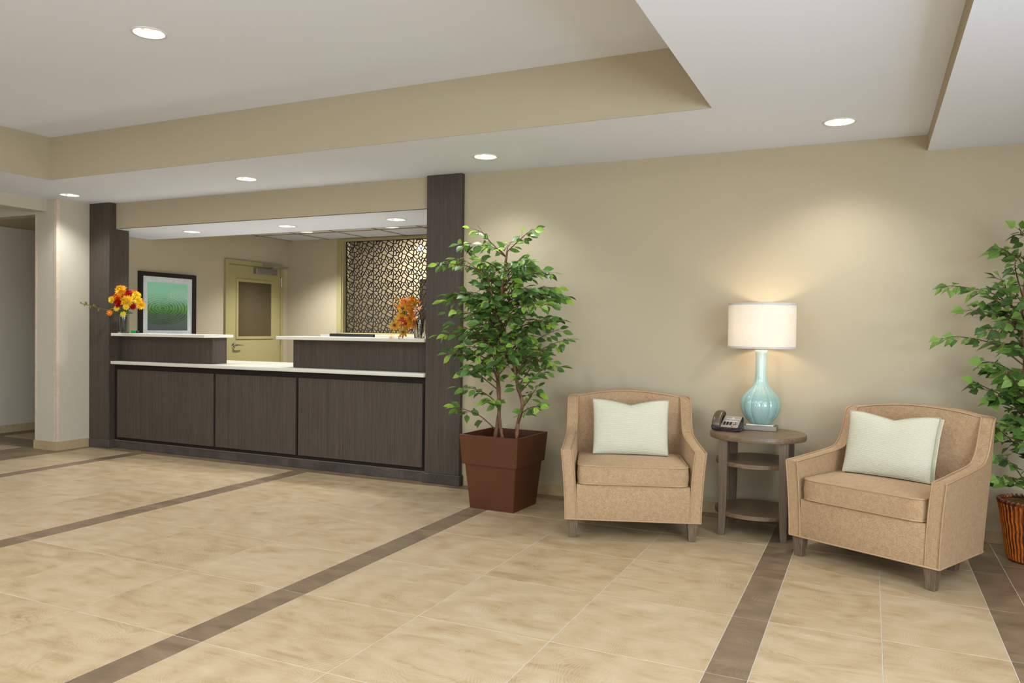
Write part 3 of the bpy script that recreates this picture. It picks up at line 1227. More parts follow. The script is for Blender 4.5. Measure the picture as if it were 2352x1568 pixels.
def make_chair(loc, ang, label):
    t = empty('armchair', loc, ang, label, 'armchair', 'tan upholstered armchairs')
    HW = .392
    th = .068
    hx = HW - th / 2
    yb, r = .535, .055
    samples = []                                             # (base x, base y, nx, ny, top height)
    for y in (0, .10, .20, .30, .38, .415, .44, .455, .468, .478):
        samples.append((-hx, y, -1, 0, chair_height(y)))
    for i in range(1, 9):
        a = PI / 2 * i / 8
        samples.append((-hx + r - r * math.cos(a), yb - r + r * math.sin(a), -math.cos(a), math.sin(a),
                        interp(i, [(0, .772), (2, .784), (4, .787), (8, .790)])))
    nb = 10
    for i in range(1, nb):
        u = i / nb
        x = lerp(-hx + r, hx - r, u)
        samples.append((x, yb, 0, 1, .790 + .030 * math.sin(PI * u) ** .8))
    left = [s for s in samples if s[0] < -1e-6 and (s[3] < 1 or s[0] <= -hx + r + 1e-6)]
    samples = samples[:18] + samples[18:] + [(-s[0], s[1], -s[2], s[3], s[4]) for s in samples[:18][::-1]]

    def pos(s, z, side):
        bx, by, nx, ny, h = s
        tt = th if abs(nx) > .5 else th + .008
        x = bx + nx * tt / 2 * side
        y = by + ny * tt / 2 * side
        k = max(0, min(1, (z - .11) / .41))
        sgn = -1 if bx < 0 else 1
        wing = max(0, min(1, abs(nx)))
        x += sgn * .027 * k ** 1.7 * wing * (1 - .75 * min(1, by / .5))
        bk = max(0, min(1, (by - .20) / .28))
        bk = bk * bk * (3 - 2 * bk)
        y += .115 * max(0, z - .11) / .69 * bk
        return Vector((x, y, z))
    fr = [0, .2, .4, .6, .8, 1]
    bm = bmesh.new()
    rows = []
    for s in samples:
        h = s[4]
        sec = [pos(s, lerp(.26, h - .006, f), -1) for f in fr]
        sec += [pos(s, h, -.45), pos(s, h + .001, .45)]
        sec += [pos(s, lerp(.11, h - .006, f), 1) for f in fr[::-1]]
        sec += [pos(s, .11, -1)]
        rows.append([bm.verts.new(p) for p in sec])
    n = len(rows[0])
    for a, b in zip(rows, rows[1:]):
        for k in range(n):
            bm.faces.new((a[k], a[(k + 1) % n], b[(k + 1) % n], b[k]))
    bm.faces.new(rows[0])
    bm.faces.new(rows[-1][::-1])
    finish(bm, 'shell', 'chenille', t, 50)
    # piping
    def edge(side, dz=0.0):
        return bez([pos(s, s[4] - .001 + dz, side) for s in samples], 160)
    tube('piping', edge(-.9), .0048, 'piping_tan', t, 6)
    tube('piping', edge(.9), .0048, 'piping_tan', t, 6)
    for s in (samples[0], samples[-1]):
        for side in (-.95, .95):
            tube('piping', [pos(s, lerp(.112, s[4] - .002, f), side) + Vector((0, -.002, 0)) for f in [i / 8 for i in range(9)]], .0042, 'piping_tan', t, 6)
    hem = [pos(s, .113, 1) for s in samples]
    hem = hem + [Vector((HW - .004, -.003, .113)), Vector((.2, -.005, .113)), Vector((0, -.005, .113)), Vector((-.2, -.005, .113)), Vector((-HW + .004, -.003, .113))]
    tube('piping', hem, .0045, 'piping_tan', t, 6, True)
    # seat base
    bm = bmesh.new()
    add_box(bm, -.327, .327, -.002, .52, .110, .317, 0, .004, 2)
    finish(bm, 'seat_base', 'chenille', t, 40)
    # loose seat cushion with a soft crown
    bm = bmesh.new()
    NX, NY = 14, 12
    x0, x1, y0, y1 = -.319, .319, -.012, .50

    def cush(u, v, top):
        a, b = 2 * u - 1, 2 * v - 1
        rr = .035
        x = a * (x1 - rr * 0)
        y = lerp(y0, y1, v)
        # rounded corners in plan
        cx = max(0, abs(x) - (x1 - .05))
        cy = max(0, abs(y - (y0 + y1) / 2) - ((y1 - y0) / 2 - .05))
        if cx > 0 and cy > 0:
            d = math.hypot(cx, cy)
            m_ = max(cx, cy)
            x -= math.copysign(cx - cx / d * m_, x)
            y -= math.copysign(cy - cy / d * m_, y - (y0 + y1) / 2)
        crown = (1 - a ** 4) * (1 - b ** 4)
        return Vector((x, y, (.428 + .016 * crown) if top else .3195))
    G = [[[bm.verts.new(cush(i / NX, j / NY, tp)) for j in range(NY + 1)] for i in range(NX + 1)] for tp in (0, 1)]
    for i in range(NX):
        for j in range(NY):
            bm.faces.new((G[1][i][j], G[1][i + 1][j], G[1][i + 1][j + 1], G[1][i][j + 1]))
            bm.faces.new((G[0][i][j + 1], G[0][i + 1][j + 1], G[0][i + 1][j], G[0][i][j]))
    ring = [(i, 0) for i in range(NX)] + [(NX, j) for j in range(NY)] + [(i, NY) for i in range(NX, 0, -1)] + [(0, j) for j in range(NY, 0, -1)]
    mids = []
    for (i, j) in ring:
        p = (G[0][i][j].co + G[1][i][j].co) / 2
        c = Vector((0, .24, p.z))
        mids.append(bm.verts.new(p + (p - c).normalized() * .006))
    for k in range(len(ring)):
        a, b = ring[k], ring[(k + 1) % len(ring)]
        m0, m1 = mids[k], mids[(k + 1) % len(ring)]
        bm.faces.new((G[0][a[0]][a[1]], G[0][b[0]][b[1]], m1, m0))
        bm.faces.new((m0, m1, G[1][b[0]][b[1]], G[1][a[0]][a[1]]))
    topring = [G[1][i][j].co.copy() for i, j in ring]
    botring = [G[0][i][j].co.copy() + Vector((0, 0, .004)) for i, j in ring]
    cu = finish(bm, 'seat_cushion', 'chenille', t, 55)
    tube('cushion_piping', topring, .0045, 'piping_tan', cu, 6, True)
    tube('cushion_piping', botring, .0045, 'piping_tan', cu, 6, True)
    # four tapered legs
    for sx in (-1, 1):
        for y, lx in ((.035, .345), (.45, .27)):
            bm = bmesh.new()
            lo = [bm.verts.new((sx * lx + a * .0205, y + b * .0205, 0)) for a, b in ((-1, -1), (1, -1), (1, 1), (-1, 1))]
            hi = [bm.verts.new((sx * lx + a * .031, y + b * .031, .1105)) for a, b in ((-1, -1), (1, -1), (1, 1), (-1, 1))]
            bm.faces.new(lo[::-1])
            bm.faces.new(hi)
            for i in range(4):
                bm.faces.new((lo[i], lo[(i + 1) % 4], hi[(i + 1) % 4], hi[i]))
            bmesh.ops.bevel(bm, geom=list(bm.edges), offset=.002, segments=1, affect='EDGES')
            finish(bm, 'leg', 'leg_wood', t, 30)
    return t


A1, A2 = math.radians(19.07), math.radians(-27.0)
C1, C2 = Vector((-1.238, 4.3405, 0)), Vector((-.04, 4.286, 0))
make_chair(C1, A1, 'tan upholstered armchair beside the potted ficus, left of the side table')
make_chair(C2, A2, 'tan upholstered armchair turned to the left, right of the side table')


def make_pillow(chair_loc, ang, dx, dyaw, tilt, label, y=.345):
    t = empty('throw_pillow', (0, 0, 0), 0, label, 'pillow', 'cream throw pillows')
    m_ = Matrix.Translation(chair_loc) @ Matrix.Rotation(ang, 4, 'Z') @ Matrix.Translation((dx, y, .443)) @ Matrix.Rotation(dyaw, 4, 'Z') @ Matrix.Rotation(-tilt, 4, 'X')
    t.matrix_world = m_
    Wd, Hh, T = .475, .345, .05
    N = 22

    def outline(a, b):
        x = a * Wd / 2 * (1 - .045 * (1 - b * b)) * (1 - .03 * (b < 0) * (-b))
        z = Hh / 2 + b * Hh / 2 * (1 - .03 * (1 - a * a))
        z -= .028 * max(0, b) ** 3 * max(0, 1 - abs(a) / .75) ** 1.2
        return x, z

    def th_(a, b):
        e = max(0, (1 - abs(a) ** 3)) * max(0, (1 - abs(b) ** 3))
        return .018 + .047 * e ** .6

    bm = bmesh.new()
    F, B = [], []
    for i in range(N + 1):
        F.append([])
        B.append([])
        for j in range(N + 1):
            a, b = 2 * i / N - 1, 2 * j / N - 1
            a, b = math.sin(a * PI / 2), math.sin(b * PI / 2)
            x, z = outline(a, b)
            d = th_(a, b)
            dip = .02 * max(0, b) ** 2 * max(0, 1 - abs(a) / .35)
            F[-1].append(bm.verts.new((x, -d + dip, z)))
            B[-1].append(bm.verts.new((x, d * .8 + .014, z)))
    for i in range(N):
        for j in range(N):
            bm.faces.new((F[i][j], F[i + 1][j], F[i + 1][j + 1], F[i][j + 1]))
            bm.faces.new((B[i][j + 1], B[i + 1][j + 1], B[i + 1][j], B[i][j]))
    ring = [(i, 0) for i in range(N)] + [(N, j) for j in range(N)] + [(i, N) for i in range(N, 0, -1)] + [(0, j) for j in range(N, 0, -1)]
    fr = [F[i][j].co.copy() for i, j in ring]
    br = [B[i][j].co.copy() for i, j in ring]
    finish(bm, 'cover', 'pillow_rib', t, 180)
    bm = bmesh.new()
    a_ = [bm.verts.new(p) for p in fr]
    b_ = [bm.verts.new(p) for p in br]
    for k in range(len(ring)):
        k2 = (k + 1) % len(ring)
        bm.faces.new((a_[k], b_[k], b_[k2], a_[k2]))
    finish(bm, 'side_band', 'pillow_band', t, 60)
    tube('piping', fr, .0038, 'pillow_cord', t, 6, True)
    tube('piping', br, .0038, 'pillow_band', t, 6, True)


make_pillow(C1, A1, .0, math.radians(-2), math.radians(17), 'cream ribbed throw pillow on the armchair beside the ficus')
make_pillow(C2, A2, -.035, math.radians(3), math.radians(17), 'cream ribbed throw pillow on the armchair turned to the left')

# ------------------------------------------------------------------ side table, lamp, telephone
TC = Vector((-.618, 4.90, 0))
ZTAB = .605
t = empty('side_table', TC, 0, 'round brown wooden side table with two lower shelves between the armchairs', 'table')
lathe('table_top', [(.274, .572), (.281, .5735), (.282, .576), (.282, .602), (.280, .605), (.02, .605)], 'table_wood', t, 72)
for z in (.416, .116):
    lathe('shelf', [(.240, z), (.246, z + .002), (.246, z + .024), (.244, z + .026), (.02, z + .026)], 'table_wood', t, 64)
for sx in (-1, 1):
    for sy in (-1, 1):
        bm = bmesh.new()
        rings = []
        for z, w, off in ((0, .017, .006), (.06, .019, .002), (.25, .0235, 0), (.5715, .0255, 0)):
            cx, cy = sx * (.172 + off), sy * (.178 + off)
            rings.append([bm.verts.new((cx + a * w, cy + b * w, z)) for a, b in ((-1, -1), (1, -1), (1, 1), (-1, 1))])
        bm.faces.new(rings[0][::-1])
        bm.faces.new(rings[-1])
        for a, b in zip(rings, rings[1:]):
            for i in range(4):
                bm.faces.new((a[i], a[(i + 1) % 4], b[(i + 1) % 4], b[i]))
        finish(bm, 'leg', 'leg_wood', t)

lamp = empty('table_lamp', (-.622, 5.043, ZTAB + .0005), 0, 'pale blue-green ribbed ceramic table lamp with white drum shade', 'lamp')
bm = bmesh.new()
add_box(bm, -.098, .103, -.058, .062, .0, .028, 0, .0015, 1)
finish(bm, 'base_block', 'brushed_metal', lamp, 35)
bm = bmesh.new()
add_box(bm, -.080, .084, -.048, .050, .0282, .038, 0, .001, 1)
finish(bm, 'base_slab', 'cream_stone', lamp, 35)
gp = [(.050, .0385), (.064, .040), (.070, .046), (.084, .062), (.101, .085), (.115, .110), (.123, .135), (.1255, .158), (.122, .180), (.113, .202), (.098, .224),
      (.078, .245), (.060, .264), (.047, .284), (.039, .306), (.0355, .335), (.034, .380), (.0335, .430), (.034, .465), (.036, .482), (.037, .489)]


def lobes(a, z):
    k = interp(z, [(.038, .3), (.06, 1), (.30, .8), (.45, .25), (.49, 0)])
    return 1 - .050 * k * (1 - abs(math.sin(6.5 * a)) ** .55)


bm = bmesh.new()
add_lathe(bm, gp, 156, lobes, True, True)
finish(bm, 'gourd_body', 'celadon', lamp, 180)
lathe('neck_rim', [(.037, .4892), (.0378, .492), (.037, .496), (.030, .498), (.010, .498)], 'glaze_white', lamp, 32)
lathe('socket', [(.019, .4982), (.019, .503), (.011, .505), (.011, .545), (.013, .547), (.013, .575)], 'brushed_metal', lamp, 20)
lathe('bulb', [(.012, .5752), (.02, .59), (.029, .615), (.028, .64), (.016, .658), (.004, .662)], 'lamp_bulb', lamp, 20)
bm = bmesh.new()
z0, z1, R_ = .512, .790, .2035
add_lathe(bm, [(R_, z0), (R_, z1), (R_ - .0025, z1), (R_ - .0025, z0), (R_, z0)], 96, None, False, False)
sh = finish(bm, 'shade', 'lamp_linen', lamp, 60)
for za in (z0 - .001, z1 - .011):
    bm = bmesh.new()
    add_lathe(bm, [(R_ - .0032, za), (R_ + .0010, za), (R_ + .0012, za + .012), (R_ - .0032, za + .012), (R_ - .0032, za)], 96, None, False, False)
    finish(bm, 'shade_trim', 'shade_trim', sh, 60)
bm = bmesh.new()
for k in range(3):
    a = 2 * PI * k / 3 + .4
    add_tube(bm, [(0, 0, .772), (.2 * math.cos(a), .2 * math.sin(a), .772)], .002, 6)
for s in (-1, 1):
    add_tube(bm, bez([(s * .014, 0, .55), (s * .05, 0, .60), (s * .045, 0, .70), (0, 0, .772)], 16), .002, 6)
finish(bm, 'harp', 'brushed_metal', lamp, 60)
l = bpy.data.lights.new('table_lamp_light', 'POINT')
l.energy = 4.6
l.color = (1.0, .86, .70)
l.shadow_soft_size = .045
o = bpy.data.objects.new('table_lamp_light', l)
COL.objects.link(o)
o.parent = lamp
o.location = (0, 0, .635)

# telephone
ph = empty('telephone', (-.800, 4.915, ZTAB + .0005), math.radians(-8), 'black and silver desk telephone with coiled cord beside the table lamp', 'telephone')
ph.scale = (.88, .88, .88)
bm = bmesh.new()                                             # wedge body: low front, raised back
prof = [(-.072, .004), (-.075, .016), (-.068, .022), (.058, .092), (.070, .090), (.075, .06), (.072, .004)]
L = [bm.verts.new((-.092, y, z)) for y, z in prof]
Rr = [bm.verts.new((.092, y, z)) for y, z in prof]
bm.faces.new(L)
bm.faces.new(Rr[::-1])
for k in range(len(prof)):
    k2 = (k + 1) % len(prof)
    bm.faces.new((L[k], Rr[k], Rr[k2], L[k2]))
bmesh.ops.bevel(bm, geom=list(bm.edges), offset=.004, segments=2, affect='EDGES')
finish(bm, 'body', 'phone_dark', ph, 35)
sl = math.atan2(.070, .126)


def on_face(u, v, h=0.0):
    """u across the faceplate, v up its slope"""
    return Vector((.026 + u, -.066 + v * math.cos(sl) - h * math.sin(sl), .0240 + v * math.sin(sl) + h * math.cos(sl)))


def face_box(bm, u0, u1, v0, v1, h0, h1):
    vs = [bm.verts.new(on_face(u, v, h)) for h in (h0, h1) for u, v in ((u0, v0), (u1, v0), (u1, v1), (u0, v1))]
    for q in ((0, 3, 2, 1), (4, 5, 6, 7), (0, 1, 5, 4), (1, 2, 6, 5), (2, 3, 7, 6), (3, 0, 4, 7)):
        bm.faces.new([vs[i] for i in q])


bm = bmesh.new()
face_box(bm, -.061, .061, .004, .140, .0, .0035)
plate = finish(bm, 'faceplate', 'phone_silver', ph)
for col_ in range(3):
    for row in range(4):
        bm = bmesh.new()
        u, v = -.048 + col_ * .022, .030 + row * .0095
        face_box(bm, u, u + .014, v, v + .006, .0036, .006)
        finish(bm, 'key', 'phone_key', plate)
for u, v in ((.024, .032), (.034, .038), (.031, .056)):
    bm = bmesh.new()
    face_box(bm, u, u + .008, v, v + .006, .0036, .0055)
    finish(bm, 'key', 'phone_key', plate)
bm = bmesh.new()
add_lathe(bm, [(.0065, 0), (.0065, .002), (.004, .003)], 16)
for v in bm.verts:
    v.co = on_face(.020 + v.co.x, .016 + v.co.y * .7, .0036 + v.co.z)
finish(bm, 'red_button', 'phone_red', plate, 40)


def lettering(txt, size, u, v, sp=1.0, parent=plate):
    cu_ = bpy.data.curves.new('lettering', 'FONT')
    cu_.body = txt
    cu_.size = size
    cu_.align_x = 'CENTER'
    cu_.space_character = sp
    ob = bpy.data.objects.new('tmp_text', cu_)
    COL.objects.link(ob)
    dg = bpy.context.evaluated_depsgraph_get()
    me_ = bpy.data.meshes.new_from_object(ob.evaluated_get(dg))
    bpy.data.objects.remove(ob)
    me_.name = 'lettering'
    me_.materials.clear()
    me_.materials.append(MATS['print_white'])
    for vv in me_.vertices:
        vv.co = on_face(u + vv.co.x, v + vv.co.y, .0038)
    return link('lettering', me_, parent)


lettering('CANDLEWOOD', .0125, .004, .100, 1.1)
lettering('SUITES', .009, .004, .091, 1.8)
bm = bmesh.new()
add_lathe(bm, [(.011, 0), (.007, .0003)], 20)
for v in bm.verts:
    v.co = on_face(.004 + v.co.x, .1155 + v.co.y * .45, .0037 + v.co.z)
finish(bm, 'emblem', 'print_white', plate)
bm = bmesh.new()
for k, w in enumerate((.042, .05, .038)):
    face_box(bm, .004 - w, .004 + w, .0795 - k * .0042, .0810 - k * .0042, .0036, .0039)
finish(bm, 'fine_print', 'print_white', plate)
# handset: an arch with two cups
hp = [(-.055, .046), (-.038, .070), (.0, .094), (.035, .112), (.060, .112)]
bm = bmesh.new()
secs = []
path = bez([(0, -.070, .030), (0, -.066, .056), (0, -.042, .090), (0, .0, .117), (0, .042, .124), (0, .068, .108)], 25)
for i, p in enumerate(path):
    tn = (path[min(i + 1, len(path) - 1)] - path[max(i - 1, 0)]).normalized()
    nm = Vector((0, -tn.z, tn.y))
    w = .031
    th2 = .017 if 4 < i < len(path) - 5 else .020
    ring = []
    for k in range(12):
        a = 2 * PI * k / 12
        cx = math.copysign(abs(math.cos(a)) ** .6, math.cos(a)) * w
        cn = math.copysign(abs(math.sin(a)) ** .7, math.sin(a)) * th2
        ring.append(bm.verts.new(Vector((-.062, 0, 0)) + p + Vector((cx, 0, 0)) + nm * (cn - th2 * .4)))
    secs.append(ring)
for a, b in zip(secs, secs[1:]):
    for k in range(12):
        bm.faces.new((a[k], a[(k + 1) % 12], b[(k + 1) % 12], b[k]))
bm.faces.new(secs[0][::-1])
bm.faces.new(secs[-1])
hs = finish(bm, 'handset', 'phone_bronze', ph, 60)
bm = bmesh.new()
add_box(bm, -.094, -.032, -.082, -.030, .012, .042, 0, .006, 2)
finish(bm, 'mouth_cup', 'phone_dark', hs, 40)
# coiled cord in front
core = bez([(-.085, -.083, .020), (-.06, -.088, .018), (-.02, -.094, .010), (.04, -.096, .0085), (.085, -.085, .0085), (.098, -.055, .0085), (.097, -.02, .010), (.093, .0, .016)], 56)
bm = bmesh.new()
coil = []
for i in range(len(core) * 6 - 6):
    f = i / 6
    k = int(f)
    p = core[k].lerp(core[min(k + 1, len(core) - 1)], f - k)
    tn = (core[min(k + 1, len(core) - 1)] - core[max(k - 1, 0)]).normalized()
    u_ = tn.cross(Vector((0, 0, 1))).normalized()
    w_ = tn.cross(u_)
    a = f * 2 * PI * .9
    coil.append(p + (u_ * math.cos(a) + w_ * math.sin(a)) * .0052)
add_tube(bm, coil, .0019, 5)
finish(bm, 'coiled_cord', 'phone_dark', ph, 60)

# ------------------------------------------------------------------ ficus in its planter
def leaf_mesh(name, mat, L_, Wd, serr=False):
    """a pointed leaf along +Y, folded along its midrib, tip drooping"""
    bm = bmesh.new()
    if serr:
        prof = [(0, .04), (.08, .62), (.14, .55), (.22, .98), (.28, .86), (.38, .92), (.44, .76), (.55, .72), (.60, .56), (.72, .48), (.77, .32), (.88, .20), (1, 0)]
    else:
        prof = [(0, .03), (.10, .36), (.22, .76), (.36, .98), (.50, 1.0), (.64, .84), (.78, .54), (.90, .20), (1, 0)]
    mid, le, ri = [], [], []
    for u, w in prof:
        y = u * L_
        z = -.16 * L_ * u * u
        mid.append(bm.verts.new((0, y, z)))
        if w > 0:
            le.append(bm.verts.new((-w * Wd / 2, y + (.01 * L_ if not serr else 0), z + .12 * w * Wd)))
            ri.append(bm.verts.new((w * Wd / 2, y + (.01 * L_ if not serr else 0), z + .12 * w * Wd)))
    for i in range(len(prof) - 2):
        bm.faces.new((mid[i], mid[i + 1], le[i + 1], le[i]))
        bm.faces.new((mid[i + 1], mid[i], ri[i], ri[i + 1]))
    bm.faces.new((mid[-2], mid[-1], le[-1]))
    bm.faces.new((mid[-1], mid[-2], ri[-1]))
    me_ = bpy.data.meshes.new(name)
    bm.to_mesh(me_)
    bm.free()
    me_.materials.append(MATS[mat])
    me_.polygons.foreach_set('use_smooth', [True] * len(me_.polygons))
    return me_


def grow_tree(t, trunks, tips, meshes, seed, inner, ymax, leaf_len, n_obj, twig_r=.003, droop=.25, per=13):
    """trunks: local polylines; tips: local branch ends; returns nothing, adds parts to t"""
    rnd = random.Random(seed)
    base = Vector(t.location)
    trunk_pts = []
    for path_, r0, r1 in trunks:
        pts = bez(path_, 40)
        n = len(pts)
        rr = [lerp(r0, r1, i / (n - 1)) * (1 + .10 * math.sin(i * 1.7)) for i in range(n)]
        tube('trunk', pts, rr, 'bark', t, 10)
        trunk_pts += pts
    ends = [(Vector(p), True) for p in tips] + [(Vector(p), False) for p in inner]
    leaves = []
    for end, outer in ends:
        best = min(trunk_pts, key=lambda q: (q - end).length + 1.3 * max(0, q.z - end.z + .10) + rnd.random() * .12)
        start = best.copy()
        d = end - start
        mid1 = start + d * .4 + Vector((0, 0, .10 * d.length)) + Vector((rnd.uniform(-.03, .03), rnd.uniform(-.03, .03), 0))
        mid2 = start + d * .75 + Vector((0, 0, .08 * d.length)) + Vector((rnd.uniform(-.02, .02), rnd.uniform(-.02, .02), 0))
        pts = bez([start, mid1, mid2, end], 18)
        m_ = len(pts)
        tube('branch', pts, [lerp(twig_r * 1.5, twig_r * .45, i / (m_ - 1)) for i in range(m_)], 'twig', t, 5)
        length = d.length
        count = per + int(length * 9)
        for k in range(count):
            f = 1 - (k / count) * min(.85, .34 / max(length, .12) + .30)
            idx = f * (m_ - 1)
            i0 = min(int(idx), m_ - 2)
            p = pts[i0].lerp(pts[i0 + 1], idx - i0)
            tn = (pts[i0 + 1] - pts[i0]).normalized()
            side = 1 if k % 2 else -1
            ort = tn.cross(Vector((rnd.uniform(-.4, .4), rnd.uniform(-.4, .4), 1))).normalized()
            dirv = (tn * rnd.uniform(.35, .9) + ort * side * rnd.uniform(.5, 1.0) + Vector((0, 0, rnd.uniform(-.55, .25) - droop * .5)))
            if k == 0:
                dirv = tn + Vector((0, 0, -.1))
            dirv.normalize()
            stalk = rnd.uniform(.010, .028) + (rnd.random() < .3) * .022
            q = p + dirv * stalk
            leaves.append((p, q, dirv, outer and f > .86))
    rnd.shuffle(leaves)
    # leaf faces lean towards the light and a little to the room
    mats_ = []
    for p, q, dv, tipl in leaves:
        s = leaf_len * rnd.uniform(.78, 1.18)
        up = Vector((rnd.uniform(-.7, .7), rnd.uniform(-1.1, .3), rnd.uniform(.25, 1.0)))
        xx = dv.cross(up)
        if xx.length < .05:
            xx = dv.orthogonal()
        xx.normalize()
        zz = xx.cross(dv).normalized()
        k = s / leaf_len
        end = q + dv * s
        if base.y + end.y > ymax or base.y + q.y > ymax:
            continue
        if tipl and rnd.random() < .6:
            w = 2
        else:
            w = rnd.choices((0, 1, 2), (.48, .40, .12))[0]
        M = Matrix.Identity(4)
        for r_ in range(3):
            M[r_][0], M[r_][1], M[r_][2], M[r_][3] = xx[r_] * k * rnd.uniform(.9, 1.1), dv[r_] * k, zz[r_] * k, q[r_]
        mats_.append((M, w, p, q))
    # nearest to the room first: those are the ones seen largest
    mats_.sort(key=lambda e: e[3].y + abs(rnd.gauss(0, .03)))
    bm = bmesh.new()
    for M, w, p, q in mats_:
        add_tube(bm, [p, q], .0011, 3)
    tag(finish(bm, 'leaf_stalks', 'twig', t, 60), kind='stuff')
    for M, w, p, q in mats_[:n_obj]:
        o_l = link('leaf', meshes[w], t)
        o_l.matrix_local = M
    rest = mats_[n_obj:]
    if rest:
        verts, faces, mi = [], [], []
        for M, w, p, q in rest:
            me_ = meshes[w]
            b0 = len(verts)
            verts += [M @ v.co for v in me_.vertices]
            for pl in me_.polygons:
                faces.append([b0 + i for i in pl.vertices])
                mi.append(w)
        me_ = bpy.data.meshes.new('inner_leaves')
        me_.from_pydata(verts, [], faces)
        for mm in meshes:
            me_.materials.append(mm.materials[0])
        me_.polygons.foreach_set('material_index', mi)
        me_.polygons.foreach_set('use_smooth', [True] * len(faces))
        tag(link('inner_leaves', me_, t), kind='stuff')


# planter: a square tapered tub with a deep collar
PC = Vector((-2.283, 4.79, 0))
pl_ = empty('planter', PC, math.radians(-3.2), 'brown square tapered planter with a wide collar, holding the ficus', 'planter')


def frustum(bm, z0, h0, z1, h1):
    lo = [bm.verts.new((a * h0, b * h0, z0)) for a, b in ((-1, -1), (1, -1), (1, 1), (-1, 1))]
    hi = [bm.verts.new((a * h1, b * h1, z1)) for a, b in ((-1, -1), (1, -1), (1, 1), (-1, 1))]
    for i in range(4):
        bm.faces.new((lo[i], lo[(i + 1) % 4], hi[(i + 1) % 4], hi[i]))
    return lo, hi


bm = bmesh.new()
lo, hi = frustum(bm, 0, .168, .312, .196)
bm.faces.new(lo[::-1])
bmesh.ops.bevel(bm, geom=[e for e in bm.edges if abs(e.verts[0].co.z - e.verts[1].co.z) > .1], offset=.003, segments=2, affect='EDGES')
finish(bm, 'tub', 'planter_brown', pl_, 35)
bm = bmesh.new()
l0, h0 = frustum(bm, .303, .209, .503, .2245)
l1, h1 = frustum(bm, .36, .196, .503, .2075)
for i in range(4):
    bm.faces.new((h0[i], h0[(i + 1) % 4], h1[(i + 1) % 4], h1[i]))
l2 = [bm.verts.new((a * .193, b * .193, .303)) for a, b in ((-1, -1), (1, -1), (1, 1), (-1, 1))]
for i in range(4):
    bm.faces.new((l0[(i + 1) % 4], l0[i], l2[i], l2[(i + 1) % 4]))
    bm.faces.new((l2[(i + 1) % 4], l2[i], l1[i], l1[(i + 1) % 4]))
bmesh.ops.bevel(bm, geom=[e for e in bm.edges if e.verts[0].co.z > .5 and e.verts[1].co.z > .5], offset=.002, segments=1, affect='EDGES')
finish(bm, 'collar', 'planter_brown', pl_, 35)
bm = bmesh.new()
add_box(bm, -.194, .194, -.194, .194, .38, .40)
finish(bm, 'soil', 'soil', pl_)

FIC = Vector((-2.30, 4.79, .4005))
fic = empty('ficus_tree', FIC, 0, 'leafy green ficus tree with three thin trunks in the brown planter', 'tree')


def rel(pts, o=FIC):
    return [tuple(Vector(p) - o) for p in pts]


TA = [(-2.36, 4.79, .395), (-2.353, 4.79, .47), (-2.334, 4.79, .571), (-2.322, 4.79, .692), (-2.327, 4.79, .813), (-2.339, 4.79, .933), (-2.354, 4.79, 1.083), (-2.333, 4.79, 1.265), (-2.315, 4.79, 1.415), (-2.297, 4.79, 1.594), (-2.276, 4.79, 1.75)]
TB = [(-2.18, 4.77, .395), (-2.178, 4.77, .484), (-2.172, 4.77, .568), (-2.148, 4.77, .659), (-2.139, 4.77, .718), (-2.172, 4.77, .821), (-2.197, 4.77, .939), (-2.224, 4.77, 1.027), (-2.274, 4.77, 1.085), (-2.309, 4.77, 1.205), (-2.361, 4.77, 1.384), (-2.414, 4.77, 1.565)]
TCc = [(-2.278, 4.77, .395), (-2.289, 4.775, .468), (-2.311, 4.775, .587), (-2.320, 4.775, .692), (-2.328, 4.775, .80), (-2.339, 4.78, .92)]
TIPS = [(-2.477, 4.7, 1.90), (-2.563, 4.66, 1.80), (-2.108, 4.85, 1.90), (-2.305, 4.9, 1.83), (-2.70, 4.6, 1.66), (-2.65, 4.75, 1.71), (-1.92, 4.72, 1.596), (-1.99, 4.95, 1.509), (-2.65, 4.62, 1.41), (-2.70, 4.68, 1.18), (-2.70, 4.8, 1.246), (-1.92, 4.7, 1.266), (-1.79, 4.72, 1.154), (-1.84, 4.66, .98), (-1.975, 4.8, 1.01), (-2.53, 4.55, .69), (-2.54, 4.62, .82), (-1.95, 4.6, .72), (-2.10, 4.9, .80), (-2.62, 4.85, .92), (-2.481, 4.6, 1.10), (-2.02, 4.6, 1.661), (-2.336, 4.55, 1.665), (-1.94, 4.55, 1.376), (-2.318, 4.6, .74), (-2.08, 4.6, .90)]
rn = random.Random(5)
INNER = []
while len(INNER) < 92:
    x, y, z = rn.uniform(-2.70, -1.92), rn.uniform(4.48, 5.06), rn.uniform(.92, 1.80)
    if ((x + 2.31) / .37) ** 2 + ((z - 1.36) / .45) ** 2 < 1:
        INNER.append((x, y, z))
fm = [leaf_mesh('ficus_leaf', mm, .074, .038) for mm in ('leaf_dark', 'leaf_mid', 'leaf_light')]
grow_tree(fic, [(rel(TA), .0145, .008), (rel(TB), .0150, .007), (rel(TCc), .0125, .009)], rel(TIPS), fm, 3, rel(INNER), 5.235, .074, 300)

# ------------------------------------------------------------------ birch-leaved tree in the glazed basket pot, right edge
BC = Vector((.805, 4.925, 0))
bk = empty('ribbed_pot', BC, 0, 'rust-coloured ribbed round pot at the right edge, holding a tree', 'planter')
bp = [(.100, .0), (.108, .006), (.118, .05), (.128, .12), (.138, .19), (.149, .26), (.158, .305), (.160, .322)]


def wavy(a, z):
    return 1 + .018 * math.sin(44 * a + .8 * math.sin(z * 60))


